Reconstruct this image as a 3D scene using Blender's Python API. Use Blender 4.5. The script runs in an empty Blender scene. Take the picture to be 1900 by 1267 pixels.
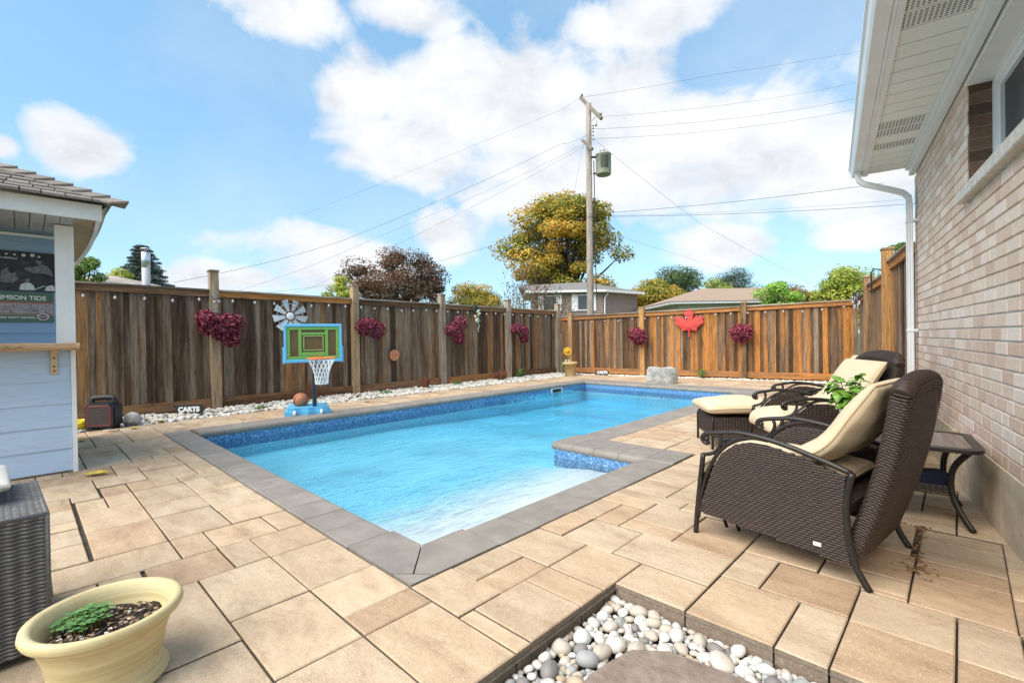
import bpy, math, random
import numpy as np
from mathutils import Vector, Matrix
R = math.radians
random.seed(7)
rng = np.random.default_rng(7)
SC = bpy.context.scene
COL = SC.collection

# ------------------------------------------------------------------ camera
YAW, PITCH, ROLL, CAMH = R(43.75), R(-0.45), R(0.9), 1.2
R0 = Vector((math.cos(YAW), math.sin(YAW), 0)); F0 = Vector((-math.sin(YAW), math.cos(YAW), 0)); U0 = Vector((0, 0, 1))
fw = F0 * math.cos(PITCH) + U0 * math.sin(PITCH)
up = U0 * math.cos(PITCH) - F0 * math.sin(PITCH)
rr = R0 * math.cos(ROLL) - up * math.sin(ROLL)
uu = R0 * math.sin(ROLL) + up * math.cos(ROLL)
cam = bpy.data.cameras.new('camera'); camo = bpy.data.objects.new('camera', cam); COL.objects.link(camo)
m = Matrix((rr, uu, -fw)).transposed().to_4x4(); m.translation = (0, 0, CAMH)
camo.matrix_world = m
cam.sensor_fit = 'HORIZONTAL'; cam.sensor_width = 36.0; cam.lens = 36.0 * 873.0 / 1900.0
cam.clip_start = 0.05; cam.clip_end = 3000
SC.camera = camo

# ------------------------------------------------------------------ light, sky, exposure
SUN_EL = R(50)
SUN_DIR = Vector((-0.12, -0.95, 0.0)).normalized() * math.cos(SUN_EL) + Vector((0, 0, math.sin(SUN_EL)))   # towards the sun
sl = bpy.data.lights.new('sun', 'SUN'); slo = bpy.data.objects.new('sun', sl); COL.objects.link(slo)
sl.energy = 2.5; sl.angle = R(65); sl.color = (1.0, 0.93, 0.83)
slo.rotation_euler = SUN_DIR.to_track_quat('Z', 'Y').to_euler()
SC.render.engine = 'CYCLES'
SC.cycles.use_denoising = True
SC.cycles.max_bounces = 5; SC.cycles.diffuse_bounces = 3; SC.cycles.glossy_bounces = 2; SC.cycles.transmission_bounces = 2; SC.cycles.volume_bounces = 0; SC.cycles.transparent_max_bounces = 8
SC.cycles.caustics_reflective = False; SC.cycles.caustics_refractive = False
SC.view_settings.view_transform = 'Standard'; SC.view_settings.look = 'None'
SC.view_settings.exposure = 1.25; SC.view_settings.gamma = 1.0; SC.view_settings.use_curve_mapping = False

W = bpy.data.worlds.new('World'); SC.world = W; W.use_nodes = True
wn = W.node_tree.nodes; wl = W.node_tree.links; wn.clear()
class NT:
    def __init__(s, nodes, links): s.n, s.l = nodes, links
    def new(s, t, **kw):
        x = s.n.new(t)
        for k, v in kw.items(): setattr(x, k, v)
        return x
    def put(s, sock, v):
        if isinstance(v, bpy.types.NodeSocket): s.l.new(v, sock)
        else: sock.default_value = v
    def math(s, op, a, b=None, c=None, clamp=False):
        x = s.new('ShaderNodeMath', operation=op, use_clamp=clamp)
        s.put(x.inputs[0], a)
        if b is not None: s.put(x.inputs[1], b)
        if c is not None: s.put(x.inputs[2], c)
        return x.outputs[0]
    def noise(s, vec, scale, detail=4, rough=.55, dist=0.0, out='Fac'):
        x = s.new('ShaderNodeTexNoise')
        if vec is not None: s.l.new(vec, x.inputs['Vector'])
        x.inputs['Scale'].default_value = scale; x.inputs['Detail'].default_value = detail
        x.inputs['Roughness'].default_value = rough; x.inputs['Distortion'].default_value = dist
        return x.outputs[out]
    def ramp(s, fac, stops, interp='LINEAR'):
        x = s.new('ShaderNodeValToRGB'); x.color_ramp.interpolation = interp
        e = x.color_ramp.elements
        while len(e) < len(stops): e.new(.5)
        for i, (p, c) in enumerate(stops):
            e[i].position = p; e[i].color = (c[0], c[1], c[2], 1) if not isinstance(c, (int, float)) else (c, c, c, 1)
        s.l.new(fac, x.inputs[0]); return x.outputs[0]
    def mix(s, f, a, b, mode='MIX'):
        x = s.new('ShaderNodeMix', data_type='RGBA', blend_type=mode)
        s.put(x.inputs[0], f)
        for i, v in ((6, a), (7, b)):
            s.put(x.inputs[i], v if isinstance(v, bpy.types.NodeSocket) else (v[0], v[1], v[2], 1))
        return x.outputs[2]
    def mapping(s, vec, scale=(1, 1, 1), loc=(0, 0, 0), rot=(0, 0, 0)):
        x = s.new('ShaderNodeMapping'); s.l.new(vec, x.inputs[0])
        x.inputs['Scale'].default_value = scale; x.inputs['Location'].default_value = loc; x.inputs['Rotation'].default_value = rot
        return x.outputs[0]
    def vadd(s, a, b):
        x = s.new('ShaderNodeVectorMath', operation='ADD'); s.put(x.inputs[0], a); s.put(x.inputs[1], b); return x.outputs[0]
    def dot(s, a, b):
        x = s.new('ShaderNodeVectorMath', operation='DOT_PRODUCT'); s.put(x.inputs[0], a); s.put(x.inputs[1], b); return x.outputs['Value']
g = NT(wn, wl)
sky = g.new('ShaderNodeTexSky', sky_type='NISHITA', sun_disc=False)
sky.sun_elevation = SUN_EL; sky.sun_rotation = math.atan2(SUN_DIR.x, SUN_DIR.y)
sky.altitude = 200; sky.air_density = 1.0; sky.dust_density = 0.6; sky.ozone_density = 1.6
tc = g.new('ShaderNodeTexCoord'); dirv = tc.outputs['Generated']
# cumulus: banks lie at given headings (radians right of the pole's heading) and heights above the horizon, plus scattered ones all round
ax = g.dot(dirv, tuple(R0)); ay = g.dot(dirv, tuple(F0)); sepz = g.new('ShaderNodeSeparateXYZ'); wl.new(dirv, sepz.inputs[0])
az = g.math('ARCTAN2', ax, ay); el = g.math('ARCSINE', sepz.outputs[2])
comb = g.new('ShaderNodeCombineXYZ'); wl.new(az, comb.inputs[0]); wl.new(el, comb.inputs[1])
cv = comb.outputs[0]
n1 = g.noise(g.mapping(cv, (1.0, 1.35, 1)), 5.5, 7, .58, .35)
n2 = g.noise(g.mapping(cv, (1.0, 1.4, 1), (3.1, .7, 0)), 2.3, 6, .55, .2)
n3 = g.noise(g.mapping(cv, (1.0, 1.6, 1), (.2, 5.3, 0)), 7.0, 6, .6, .3)
BANKS = [(.03, .455, .40, .13), (-.21, .375, .19, .075), (.42, .36, .24, .13), (.17, .315, .38, .10), (.60, .27, .22, .10), (-.44, .57, .12, .06), (-.20, .60, .13, .05),
         (-.355, .155, .21, .065), (-.14, .215, .09, .07), (.42, .165, .125, .05), (-.735, .305, .07, .05), (-.83, .28, .03, .02), (-.53, .115, .13, .04), (.68, .17, .14, .035),
         (.28, .565, .2, .05), (-.30, .46, .10, .05)]
mk = None
for (a0, e0, w_, h_) in BANKS:
    da = g.math('MULTIPLY', g.math('SUBTRACT', az, a0), 1 / w_); de = g.math('MULTIPLY', g.math('SUBTRACT', el, e0), 1 / h_)
    q = g.math('SUBTRACT', 1.0, g.math('SQRT', g.math('ADD', g.math('MULTIPLY', da, da), g.math('MULTIPLY', de, de))))
    mk = q if mk is None else g.math('MAXIMUM', mk, q)
far_ = g.math('MULTIPLY', g.math('SUBTRACT', g.math('ABSOLUTE', az), .95), 2.0, clamp=True)      # other headings: scattered cumulus
scat = g.math('SUBTRACT', g.math('MULTIPLY', g.math('SUBTRACT', n2, .5), 5.0), g.math('MULTIPLY', g.math('SUBTRACT', 1.0, far_), 6.0))
mk = g.math('MAXIMUM', mk, scat)
mk = g.math('MAXIMUM', mk, -1.0)
den = g.math('ADD', g.math('MULTIPLY', mk, .95), g.math('MULTIPLY', g.math('SUBTRACT', n1, .47), 2.2))
cmask = g.ramp(den, [(.0, 0), (.10, .26), (.34, .82), (.62, 1)])
shade = g.ramp(n3, [(.25, (1.30, 1.36, 1.48)), (.52, (1.70, 1.74, 1.80)), (.75, (1.96, 1.95, 1.94))])
wisp = g.math('MULTIPLY', g.ramp(n2, [(.42, 0), (.75, .45)]), .6)
cm2 = g.math('MAXIMUM', cmask, wisp)
skyt = g.mix(.58, g.mix(1.0, sky.outputs[0], (0.74, 0.86, 0.88), 'MULTIPLY'), (.92, 1.70, 2.36))
CLOUD_V = g.new('ShaderNodeMix', data_type='RGBA', blend_type='MULTIPLY'); CLOUD_V.inputs[0].default_value = 1
wl.new(shade, CLOUD_V.inputs[6]); CLOUD_V.inputs[7].default_value = (1.62, 1.61, 1.60, 1)
colr = g.mix(cm2, skyt, CLOUD_V.outputs[2])
W.cycles.sampling_method = 'MANUAL'; W.cycles.sample_map_resolution = 512
bgn = g.new('ShaderNodeBackground'); wl.new(colr, bgn.inputs[0]); bgn.inputs[1].default_value = 0.15
wo = g.new('ShaderNodeOutputWorld'); wl.new(bgn.outputs[0], wo.inputs[0])

# ------------------------------------------------------------------ mesh helpers
class MB:
    def __init__(s): s.v = []; s.f = []; s.c = None
    def add(s, vs, fs):
        o = len(s.v); s.v.extend([tuple(p) for p in vs]); s.f.extend([tuple(i + o for i in f) for f in fs]); return s
    def box(s, x0, x1, y0, y1, z0, z1, M=None):
        p = [(x, y, z) for z in (z0, z1) for (x, y) in ((x0, y0), (x1, y0), (x1, y1), (x0, y1))]
        if M is not None: p = [tuple(M @ Vector(q)) for q in p]
        return s.add(p, [(3, 2, 1, 0), (4, 5, 6, 7), (0, 1, 5, 4), (1, 2, 6, 5), (2, 3, 7, 6), (3, 0, 4, 7)])
    def cbox(s, x0, x1, y0, y1, z0, z1, b=.004, M=None):      # box with chamfered top edge
        p = [(x0, y0, z0), (x1, y0, z0), (x1, y1, z0), (x0, y1, z0), (x0, y0, z1 - b), (x1, y0, z1 - b), (x1, y1, z1 - b), (x0, y1, z1 - b),
             (x0 + b, y0 + b, z1), (x1 - b, y0 + b, z1), (x1 - b, y1 - b, z1), (x0 + b, y1 - b, z1)]
        if M is not None: p = [tuple(M @ Vector(q)) for q in p]
        f = [(3, 2, 1, 0), (8, 9, 10, 11)]
        for a in range(4):
            c = (a + 1) % 4; f += [(a, c, c + 4, a + 4), (a + 4, c + 4, c + 8, a + 8)]
        return s.add(p, f)
    def prism(s, poly, z0, z1, M=None):
        n = len(poly); p = [(x, y, z0) for x, y in poly] + [(x, y, z1) for x, y in poly]
        if M is not None: p = [tuple(M @ Vector(q)) for q in p]
        return s.add(p, [tuple(range(n - 1, -1, -1)), tuple(range(n, 2 * n))] + [(i, (i + 1) % n, (i + 1) % n + n, i + n) for i in range(n)])
    def tube(s, pts, r, n=8, closed=False, flat=None):
        pts = [Vector(p) for p in pts]; k = len(pts); rs = r if isinstance(r, (list, tuple)) else [r] * k
        vs = []; prev = None
        for i in range(k):
            a = pts[(i - 1) % k] if (closed or i > 0) else pts[i]; b = pts[(i + 1) % k] if (closed or i < k - 1) else pts[i]
            t = (b - a).normalized() if (b - a).length > 1e-9 else Vector((0, 0, 1))
            if prev is None:
                ref = Vector((0, 0, 1)) if abs(t.z) < .9 else Vector((1, 0, 0)); nn = t.cross(ref).normalized()
            else:
                nn = (prev - t * prev.dot(t))
                nn = nn.normalized() if nn.length > 1e-6 else t.orthogonal().normalized()
            prev = nn; bb = t.cross(nn)
            for j in range(n):
                an = 2 * math.pi * j / n; e1 = rs[i] * math.cos(an); e2 = rs[i] * math.sin(an)
                if flat: e1 *= flat
                vs.append(pts[i] + nn * e1 + bb * e2)
        fs = []
        for i in range(k if closed else k - 1):
            for j in range(n):
                a = i * n + j; b = i * n + (j + 1) % n; c = ((i + 1) % k) * n + (j + 1) % n; d = ((i + 1) % k) * n + j
                fs.append((a, b, c, d))
        if not closed: fs += [tuple(range(n - 1, -1, -1)), tuple(range((k - 1) * n, k * n))]
        return s.add(vs, fs)
    def lathe(s, prof, n=24, M=None, cap=True):
        vs = []
        for r, z in prof:
            for j in range(n): vs.append((r * math.cos(2 * math.pi * j / n), r * math.sin(2 * math.pi * j / n), z))
        fs = [(i * n + j, i * n + (j + 1) % n, (i + 1) * n + (j + 1) % n, (i + 1) * n + j) for i in range(len(prof) - 1) for j in range(n)]
        if cap: fs += [tuple(range(n - 1, -1, -1)), tuple(range((len(prof) - 1) * n, len(prof) * n))]
        if M is not None: vs = [tuple(M @ Vector(q)) for q in vs]
        return s.add(vs, fs)
    def grid(s, P, nu, nv):          # P(u,v) -> point
        vs = [P(i / nu, j / nv) for i in range(nu + 1) for j in range(nv + 1)]
        fs = [(i * (nv + 1) + j, (i + 1) * (nv + 1) + j, (i + 1) * (nv + 1) + j + 1, i * (nv + 1) + j + 1) for i in range(nu) for j in range(nv)]
        return s.add(vs, fs)
    def ball(s, c, r, n=10, m=7):
        rx, ry, rz = (r, r, r) if isinstance(r, (int, float)) else r
        return s.grid(lambda u, v: (c[0] + rx * math.cos(2 * math.pi * u) * math.sin(math.pi * v), c[1] + ry * math.sin(2 * math.pi * u) * math.sin(math.pi * v), c[2] - rz * math.cos(math.pi * v)), n, m)
    def mesh(s, name, mat=None, smooth=False):
        me = bpy.data.meshes.new(name); me.from_pydata(s.v, [], s.f)
        if mat: me.materials.append(mat)
        if smooth: me.polygons.foreach_set('use_smooth', [True] * len(me.polygons))
        me.update(); return me
    def build(s, name, mat=None, parent=None, smooth=False, loc=None, M=None):
        o = bpy.data.objects.new(name, s.mesh(name, mat, smooth)); COL.objects.link(o)
        if parent: o.parent = parent
        if loc is not None: o.location = loc
        if M is not None: o.matrix_local = M
        return o
def npmesh(name, V, F, mat, smooth=False, attr=None):
    me = bpy.data.meshes.new(name); V = np.asarray(V, np.float32); F = np.asarray(F, np.int32); k = F.shape[1]
    me.vertices.add(len(V)); me.vertices.foreach_set('co', V.ravel())
    me.loops.add(F.size); me.loops.foreach_set('vertex_index', F.ravel())
    me.polygons.add(len(F)); me.polygons.foreach_set('loop_start', np.arange(0, F.size, k, dtype=np.int32)); me.polygons.foreach_set('loop_total', np.full(len(F), k, np.int32))
    if smooth: me.polygons.foreach_set('use_smooth', np.ones(len(F), bool))
    me.update(calc_edges=True)
    if attr is not None:
        a = me.attributes.new('tint', 'FLOAT', 'FACE'); a.data.foreach_set('value', np.asarray(attr, np.float32))
    me.materials.append(mat); return me
def link(name, me, parent=None, loc=None, rot=None, M=None):
    o = bpy.data.objects.new(name, me); COL.objects.link(o)
    if parent: o.parent = parent
    if loc is not None: o.location = loc
    if rot is not None: o.rotation_euler = rot
    if M is not None: o.matrix_local = M
    return o
def empty(name, loc=(0, 0, 0), rz=0.0):
    o = bpy.data.objects.new(name, None); COL.objects.link(o); o.location = loc; o.rotation_euler = (0, 0, rz); o.empty_display_size = .1; return o
def tag(o, label=None, cat=None, group=None, kind=None):
    if label: o['label'] = label
    if cat: o['category'] = cat
    if group: o['group'] = group
    if kind: o['kind'] = kind
    return o
def frame(origin, xdir, zdir=(0, 0, 1)):
    x = Vector((*xdir, 0) if len(xdir) == 2 else xdir).normalized(); z = Vector(zdir); z = (z - x * z.dot(x)).normalized(); y = z.cross(x)
    mm = Matrix((x, y, z)).transposed().to_4x4(); mm.translation = origin; return mm
def spline(pts, n=6):
    pts = [Vector(p) for p in pts]; out = []
    for i in range(len(pts) - 1):
        p0 = pts[max(i - 1, 0)]; p1 = pts[i]; p2 = pts[i + 1]; p3 = pts[min(i + 2, len(pts) - 1)]
        for k in range(n):
            t = k / n; out.append(.5 * ((2 * p1) + (-p0 + p2) * t + (2 * p0 - 5 * p1 + 4 * p2 - p3) * t * t + (-p0 + 3 * p1 - 3 * p2 + p3) * t ** 3))
    out.append(pts[-1]); return out
def text(name, body, size, mat, parent, M, extrude=.002, bold=0.0, align='CENTER'):
    cu = bpy.data.curves.new(name, 'FONT'); cu.body = body; cu.size = size; cu.extrude = extrude; cu.offset = bold; cu.align_x = align; cu.align_y = 'CENTER'
    tmp = bpy.data.objects.new(name, cu); me = bpy.data.meshes.new_from_object(tmp); bpy.data.objects.remove(tmp); me.materials.clear(); me.materials.append(mat)
    return link(name, me, parent, M=M)

# ------------------------------------------------------------------ materials
def mat(name, col=(.5, .5, .5), rough=.6, metal=0.0, spec=.5, vary=0.0, nscale=20.0, bump=0.0, bscale=60.0, obj_rand=0.0, coord='Object', stretch=(1, 1, 1), col2=None, rscale=None):
    mt = bpy.data.materials.new(name); mt.use_nodes = True; N = NT(mt.node_tree.nodes, mt.node_tree.links)
    b = N.n['Principled BSDF']; b.inputs['Roughness'].default_value = rough; b.inputs['Metallic'].default_value = metal; b.inputs['Specular IOR Level'].default_value = spec
    t = N.new('ShaderNodeTexCoord'); vec = t.outputs[coord]
    oi = N.new('ShaderNodeObjectInfo')
    if obj_rand or rscale: 
        cmb = N.new('ShaderNodeCombineXYZ')
        for i in range(3): N.l.new(N.math('MULTIPLY', oi.outputs['Random'], 37.0 + 11 * i), cmb.inputs[i])
        vec = N.vadd(vec, cmb.outputs[0])
    vec = N.mapping(vec, stretch)
    c = None
    if vary or col2:
        nz = N.noise(vec, nscale, 5, .6)
        lo = tuple(max(0, x * (1 - vary)) for x in col); hi = col2 if col2 else tuple(min(1, x * (1 + vary)) for x in col)
        c = N.ramp(nz, [(.28, lo), (.72, hi)])
    if obj_rand:
        f = N.math('ADD', N.math('MULTIPLY', oi.outputs['Random'], 2 * obj_rand), 1 - obj_rand)
        mm = N.new('ShaderNodeVectorMath', operation='SCALE'); N.put(mm.inputs[0], c if c is not None else (col[0], col[1], col[2])); N.l.new(f, mm.inputs['Scale']); c = mm.outputs[0]
    if c is not None: N.l.new(c, b.inputs['Base Color'])
    else: b.inputs['Base Color'].default_value = (*col, 1)
    if bump:
        bp = N.new('ShaderNodeBump'); bp.inputs['Strength'].default_value = bump; bp.inputs['Distance'].default_value = .01
        N.l.new(N.noise(vec, bscale, 5, .65), bp.inputs['Height']); N.l.new(bp.outputs[0], b.inputs['Normal'])
    return mt
def nodes(name, rough=.6):
    mt = bpy.data.materials.new(name); mt.use_nodes = True; N = NT(mt.node_tree.nodes, mt.node_tree.links); b = N.n['Principled BSDF']; b.inputs['Roughness'].default_value = rough
    t = N.new('ShaderNodeTexCoord'); oi = N.new('ShaderNodeObjectInfo'); return mt, N, b, t.outputs['Object'], oi.outputs['Random']
def bumpto(N, b, h, strength=.3, dist=.01):
    bp = N.new('ShaderNodeBump'); bp.inputs['Strength'].default_value = strength; bp.inputs['Distance'].default_value = dist
    N.l.new(h, bp.inputs['Height']); N.l.new(bp.outputs[0], b.inputs['Normal'])
def randvec(N, vec, rnd, k=53.0):
    cmb = N.new('ShaderNodeCombineXYZ')
    for i in range(3): N.l.new(N.math('MULTIPLY', rnd, k + 17 * i), cmb.inputs[i])
    return N.vadd(vec, cmb.outputs[0])
def wood(name, grey, brown, orange, w_orange=.5, axis=2, dark=(.035, .028, .022)):
    # weathered cedar: per-board tone, grain streaks along the board, orange unweathered streaks, knots
    mt, N, b, vec, rnd = nodes(name, .8)
    v = randvec(N, vec, rnd)
    st = [26.0, 26.0, 26.0]; st[axis] = 1.1
    grain = N.noise(N.mapping(v, st), 3.2, 7, .65, .6)
    st2 = [5.0, 5.0, 5.0]; st2[axis] = .4
    big = N.noise(N.mapping(v, st2, (4, 2, 7)), 1.6, 4, .6, .4)
    tone = N.math('ADD', N.math('MULTIPLY', N.math('SUBTRACT', rnd, .5), .50), N.math('ADD', .5, N.math('MULTIPLY', N.math('SUBTRACT', big, .5), .75)))
    base = N.ramp(tone, [(.24, tuple(x * .5 for x in brown)), (.37, brown), (.48, grey), (.57, tuple((x + y) / 2 for x, y in zip(brown, orange))), (.70, orange)] if w_orange > .4 else
                  [(.24, tuple(x * .45 for x in brown)), (.38, brown), (.50, grey), (.60, tuple(x * 1.35 for x in grey)), (.68, tuple((x + y) / 2 for x, y in zip(brown, orange))), (.80, orange)])
    c = N.mix(1.0, base, N.ramp(grain, [(.30, .30), (.5, .95), (.72, 1.45)]), 'MULTIPLY')
    streak = N.noise(N.mapping(v, [x * 2.2 for x in st], (9, 1, 3)), 2.0, 3, .6, .3)
    c = N.mix(N.ramp(streak, [(.59, 0), (.68, w_orange)]), c, orange)
    vo = N.new('ShaderNodeTexVoronoi'); sk = [4.6, 4.6, 4.6]; sk[axis] = 3.2
    N.l.new(N.mapping(v, sk), vo.inputs['Vector']); vo.inputs['Scale'].default_value = 1.5
    kn = N.ramp(vo.outputs['Distance'], [(.05, 1), (.10, 0)])
    c = N.mix(N.math('MULTIPLY', kn, .9), c, dark)
    N.l.new(c, b.inputs['Base Color']); bumpto(N, b, grain, .35, .006); b.inputs['Specular IOR Level'].default_value = .25
    return mt
M_ = {}
M_['woodL'] = wood('weathered_cedar_grey', (.215, .162, .114), (.120, .072, .042), (.36, .185, .075), .30)
M_['woodF'] = wood('weathered_cedar_orange', (.150, .104, .070), (.150, .082, .041), (.47, .20, .052), .62)
M_['railL'] = wood('cedar_rail', (.22, .14, .085), (.18, .10, .055), (.45, .20, .065), .6, axis=1)
M_['railX'] = wood('cedar_rail_far', (.27, .155, .085), (.22, .115, .058), (.52, .22, .065), .6, axis=0)
M_['cap'] = wood('grey_cap_board', (.40, .35, .30), (.27, .22, .18), (.36, .28, .21), .15, axis=1)
M_['capX'] = wood('grey_cap_board_far', (.40, .34, .28), (.32, .26, .20), (.42, .30, .19), .2, axis=0)
M_['post'] = wood('post_wood', (.33, .27, .21), (.26, .195, .14), (.44, .30, .17), .35)
M_['postF'] = wood('post_wood_far', (.36, .24, .14), (.29, .18, .095), (.50, .27, .10), .6)
M_['white'] = mat('white_paint', (.86, .86, .85), .5, vary=.05, nscale=6, bump=.05)
M_['white_metal'] = mat('white_painted_aluminium', (.80, .82, .83), .35, vary=.05, nscale=4)
M_['soffit'] = mat('soffit_panel', (.80, .82, .78), .55, vary=.04, nscale=5)
M_['black'] = mat('black_plastic', (.018, .018, .02), .5, bump=.1, bscale=200)
M_['blackmetal'] = mat('bronze_black_metal', (.040, .035, .032), .36, .55, vary=.2, nscale=30, bump=.06, bscale=150)
M_['wire'] = mat('wire_black', (.03, .03, .03), .6)
M_['concrete'] = mat('concrete', (.42, .38, .33), .9, vary=.2, nscale=12, bump=.35, bscale=90)
M_['mortar'] = mat('mortar', (.74, .70, .64), .95, vary=.12, nscale=40, bump=.3, bscale=180)
M_['glassd'] = mat('dark_insect_screen', (.028, .028, .03), .4, bump=.1, bscale=400)
M_['beige'] = mat('beige_fabric', (.66, .53, .36), .9, vary=.05, nscale=9, bump=.22, bscale=16, spec=.15)
M_['beige_pipe'] = mat('beige_piping', (.60, .46, .29), .9, spec=.15)
M_['clearbulb'] = mat('bulb_glass', (.46, .46, .46), .1, spec=.8)
M_['soil'] = mat('potting_soil', (.030, .022, .017), .95, vary=.5, nscale=60, bump=.8, bscale=80)
def leafmat(name, stops, rough=.55, trans=.25):
    mt, N, b, vec, rnd = nodes(name, rough)
    a = N.new('ShaderNodeAttribute', attribute_name='tint')
    c = N.ramp(a.outputs['Fac'], stops)
    N.l.new(c, b.inputs['Base Color'])
    tr = N.new('ShaderNodeBsdfTranslucent'); N.l.new(c, tr.inputs[0])
    ms = N.new('ShaderNodeMixShader'); ms.inputs[0].default_value = trans
    out = N.n['Material Output']; N.l.new(b.outputs[0], ms.inputs[1]); N.l.new(tr.outputs[0], ms.inputs[2]); N.l.new(ms.outputs[0], out.inputs[0])
    return mt
def leaves(P, Nrm, size, aspect=.55, fold=.15, rs=None):
    """one folded leaf (2 quads) per point; P points, Nrm rough facing; returns V,F"""
    rs = rs or rng; n = len(P); P = np.asarray(P); d = rs.normal(size=(n, 3)); d /= np.linalg.norm(d, axis=1)[:, None]
    nn = np.asarray(Nrm) + rs.normal(size=(n, 3)) * .55; nn /= np.linalg.norm(nn, axis=1)[:, None]
    t = d - nn * (d * nn).sum(1)[:, None]; t /= np.linalg.norm(t, axis=1)[:, None] + 1e-9
    s = np.cross(nn, t); L = (np.asarray(size) * rs.uniform(.7, 1.3, n))[:, None]
    a = P - t * L * .5; b = P + t * L * .5; mid = P + nn * L * fold * .0
    c1 = mid + s * L * aspect * .5 + nn * L * fold; c2 = mid - s * L * aspect * .5 + nn * L * fold
    V = np.stack([a, c1, b, c2], 1).reshape(-1, 3); i = np.arange(n) * 4
    F = np.concatenate([np.stack([i, i + 1, i + 2], 1), np.stack([i, i + 2, i + 3], 1)])
    return V, F
# ================================================================== GROUND, PATIO, POOL
WATER = -0.145
def grass_mat():
    mt, N, b, vec, rnd = nodes('lawn', .9)
    c = N.ramp(N.noise(vec, 3.0, 8, .7), [(.3, (.05, .075, .022)), (.55, (.09, .12, .04)), (.75, (.17, .16, .07))]); N.l.new(c, b.inputs['Base Color']); bumpto(N, b, N.noise(vec, 30, 6, .7), .6, .05); return mt
gm = MB()
def sheet(x0, x1, y0, y1, z): gm.add([(x0, y0, z), (x1, y0, z), (x1, y1, z), (x0, y1, z)], [(0, 1, 2, 3)])
for r_ in ((-900, -7.6, -900, 900), (-7.6, -1.6, -900, 1.2), (-7.6, -1.6, 10.9, 900), (-1.6, 900, -900, 900)): sheet(*r_, -.15)
tag(gm.build('ground', grass_mat()), kind='structure')

# ---- base of the patio (jointing sand) under the stones
def joint_mat():
    mt, N, b, vec, rnd = nodes('joint_sand', .95)
    N.l.new(N.ramp(N.noise(vec, 18, 6, .7), [(.3, (.05, .04, .028)), (.7, (.13, .105, .075))]), b.inputs['Base Color']); bumpto(N, b, N.noise(vec, 160, 4, .7), .6, .01); return mt
pb = MB()
def psheet(x0, x1, y0, y1): pb.add([(x0, y0, -.026), (x1, y0, -.026), (x1, y1, -.026), (x0, y1, -.026)], [(0, 1, 2, 3)])
psheet(-9.6, -1.22, -3.0, 1.32); psheet(-9.6, -7.68, 1.32, 12.3); psheet(-7.68, -3.0, 10.7, 12.9); psheet(-3.0, 1.2, 4.6, 13.4); psheet(-2.0, 1.2, 1.985, 4.6); psheet(-2.0, -1.22, 1.32, 1.985)
patio = tag(pb.build('patio', joint_mat()), kind='structure')

def paver_mat():
    mt, N, b, vec, rnd = nodes('sandstone_paver', .82)
    gi = N.new('ShaderNodeNewGeometry'); rn = N.math('FRACT', N.math('ADD', rnd, N.math('MULTIPLY', gi.outputs['Random Per Island'], 1.0)))
    v = randvec(N, vec, rn)
    n1_ = N.noise(N.mapping(v, (1.0, 2.6, 1)), 2.6, 6, .62, .5)
    c = N.ramp(n1_, [(.26, (.33, .235, .16)), (.46, (.465, .352, .243)), (.62, (.53, .415, .295)), (.76, (.60, .49, .36))])
    tone = N.ramp(rn, [(0, (.80, .70, .62)), (.22, (.97, .88, .80)), (.42, (.90, .88, .85)), (.62, (1.04, .98, .90)), (.8, (1.02, 1.02, 1.0)), (1, (1.16, 1.12, 1.05))])
    c = N.mix(1.0, c, tone, 'MULTIPLY')
    c = N.mix(1.0, c, N.ramp(N.noise(v, 48, 6, .75), [(.25, .80), (.5, 1.0), (.75, 1.12)]), 'MULTIPLY')
    sp = N.noise(v, 170, 3, .6); c = N.mix(N.ramp(sp, [(.61, 0), (.70, .7)]), c, (.80, .74, .64))
    dk = N.noise(N.mapping(v, (1, 1, 1), (7, 3, 1)), 5.0, 5, .7); c = N.mix(N.ramp(dk, [(.60, 0), (.82, .45)]), c, (.22, .165, .12))
    sep = N.new('ShaderNodeSeparateXYZ'); N.l.new(gi.outputs['Normal'], sep.inputs[0]); edge = N.ramp(sep.outputs[2], [(.35, 1), (.6, 0)])     # sawn edge shows the grey brown aggregate
    c = N.mix(edge, c, N.ramp(N.noise(v, 60, 5, .8), [(.3, (.15, .115, .085)), (.6, (.26, .205, .155)), (.8, (.42, .36, .29))]))
    N.l.new(c, b.inputs['Base Color']); b.inputs['Specular IOR Level'].default_value = .3
    h = N.math('ADD', N.noise(v, 11, 7, .68), N.math('MULTIPLY', N.noise(v, 130, 4, .6), .4)); bumpto(N, b, h, .7, .010); return mt
M_['paver'] = paver_mat()
U = .1735
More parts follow.
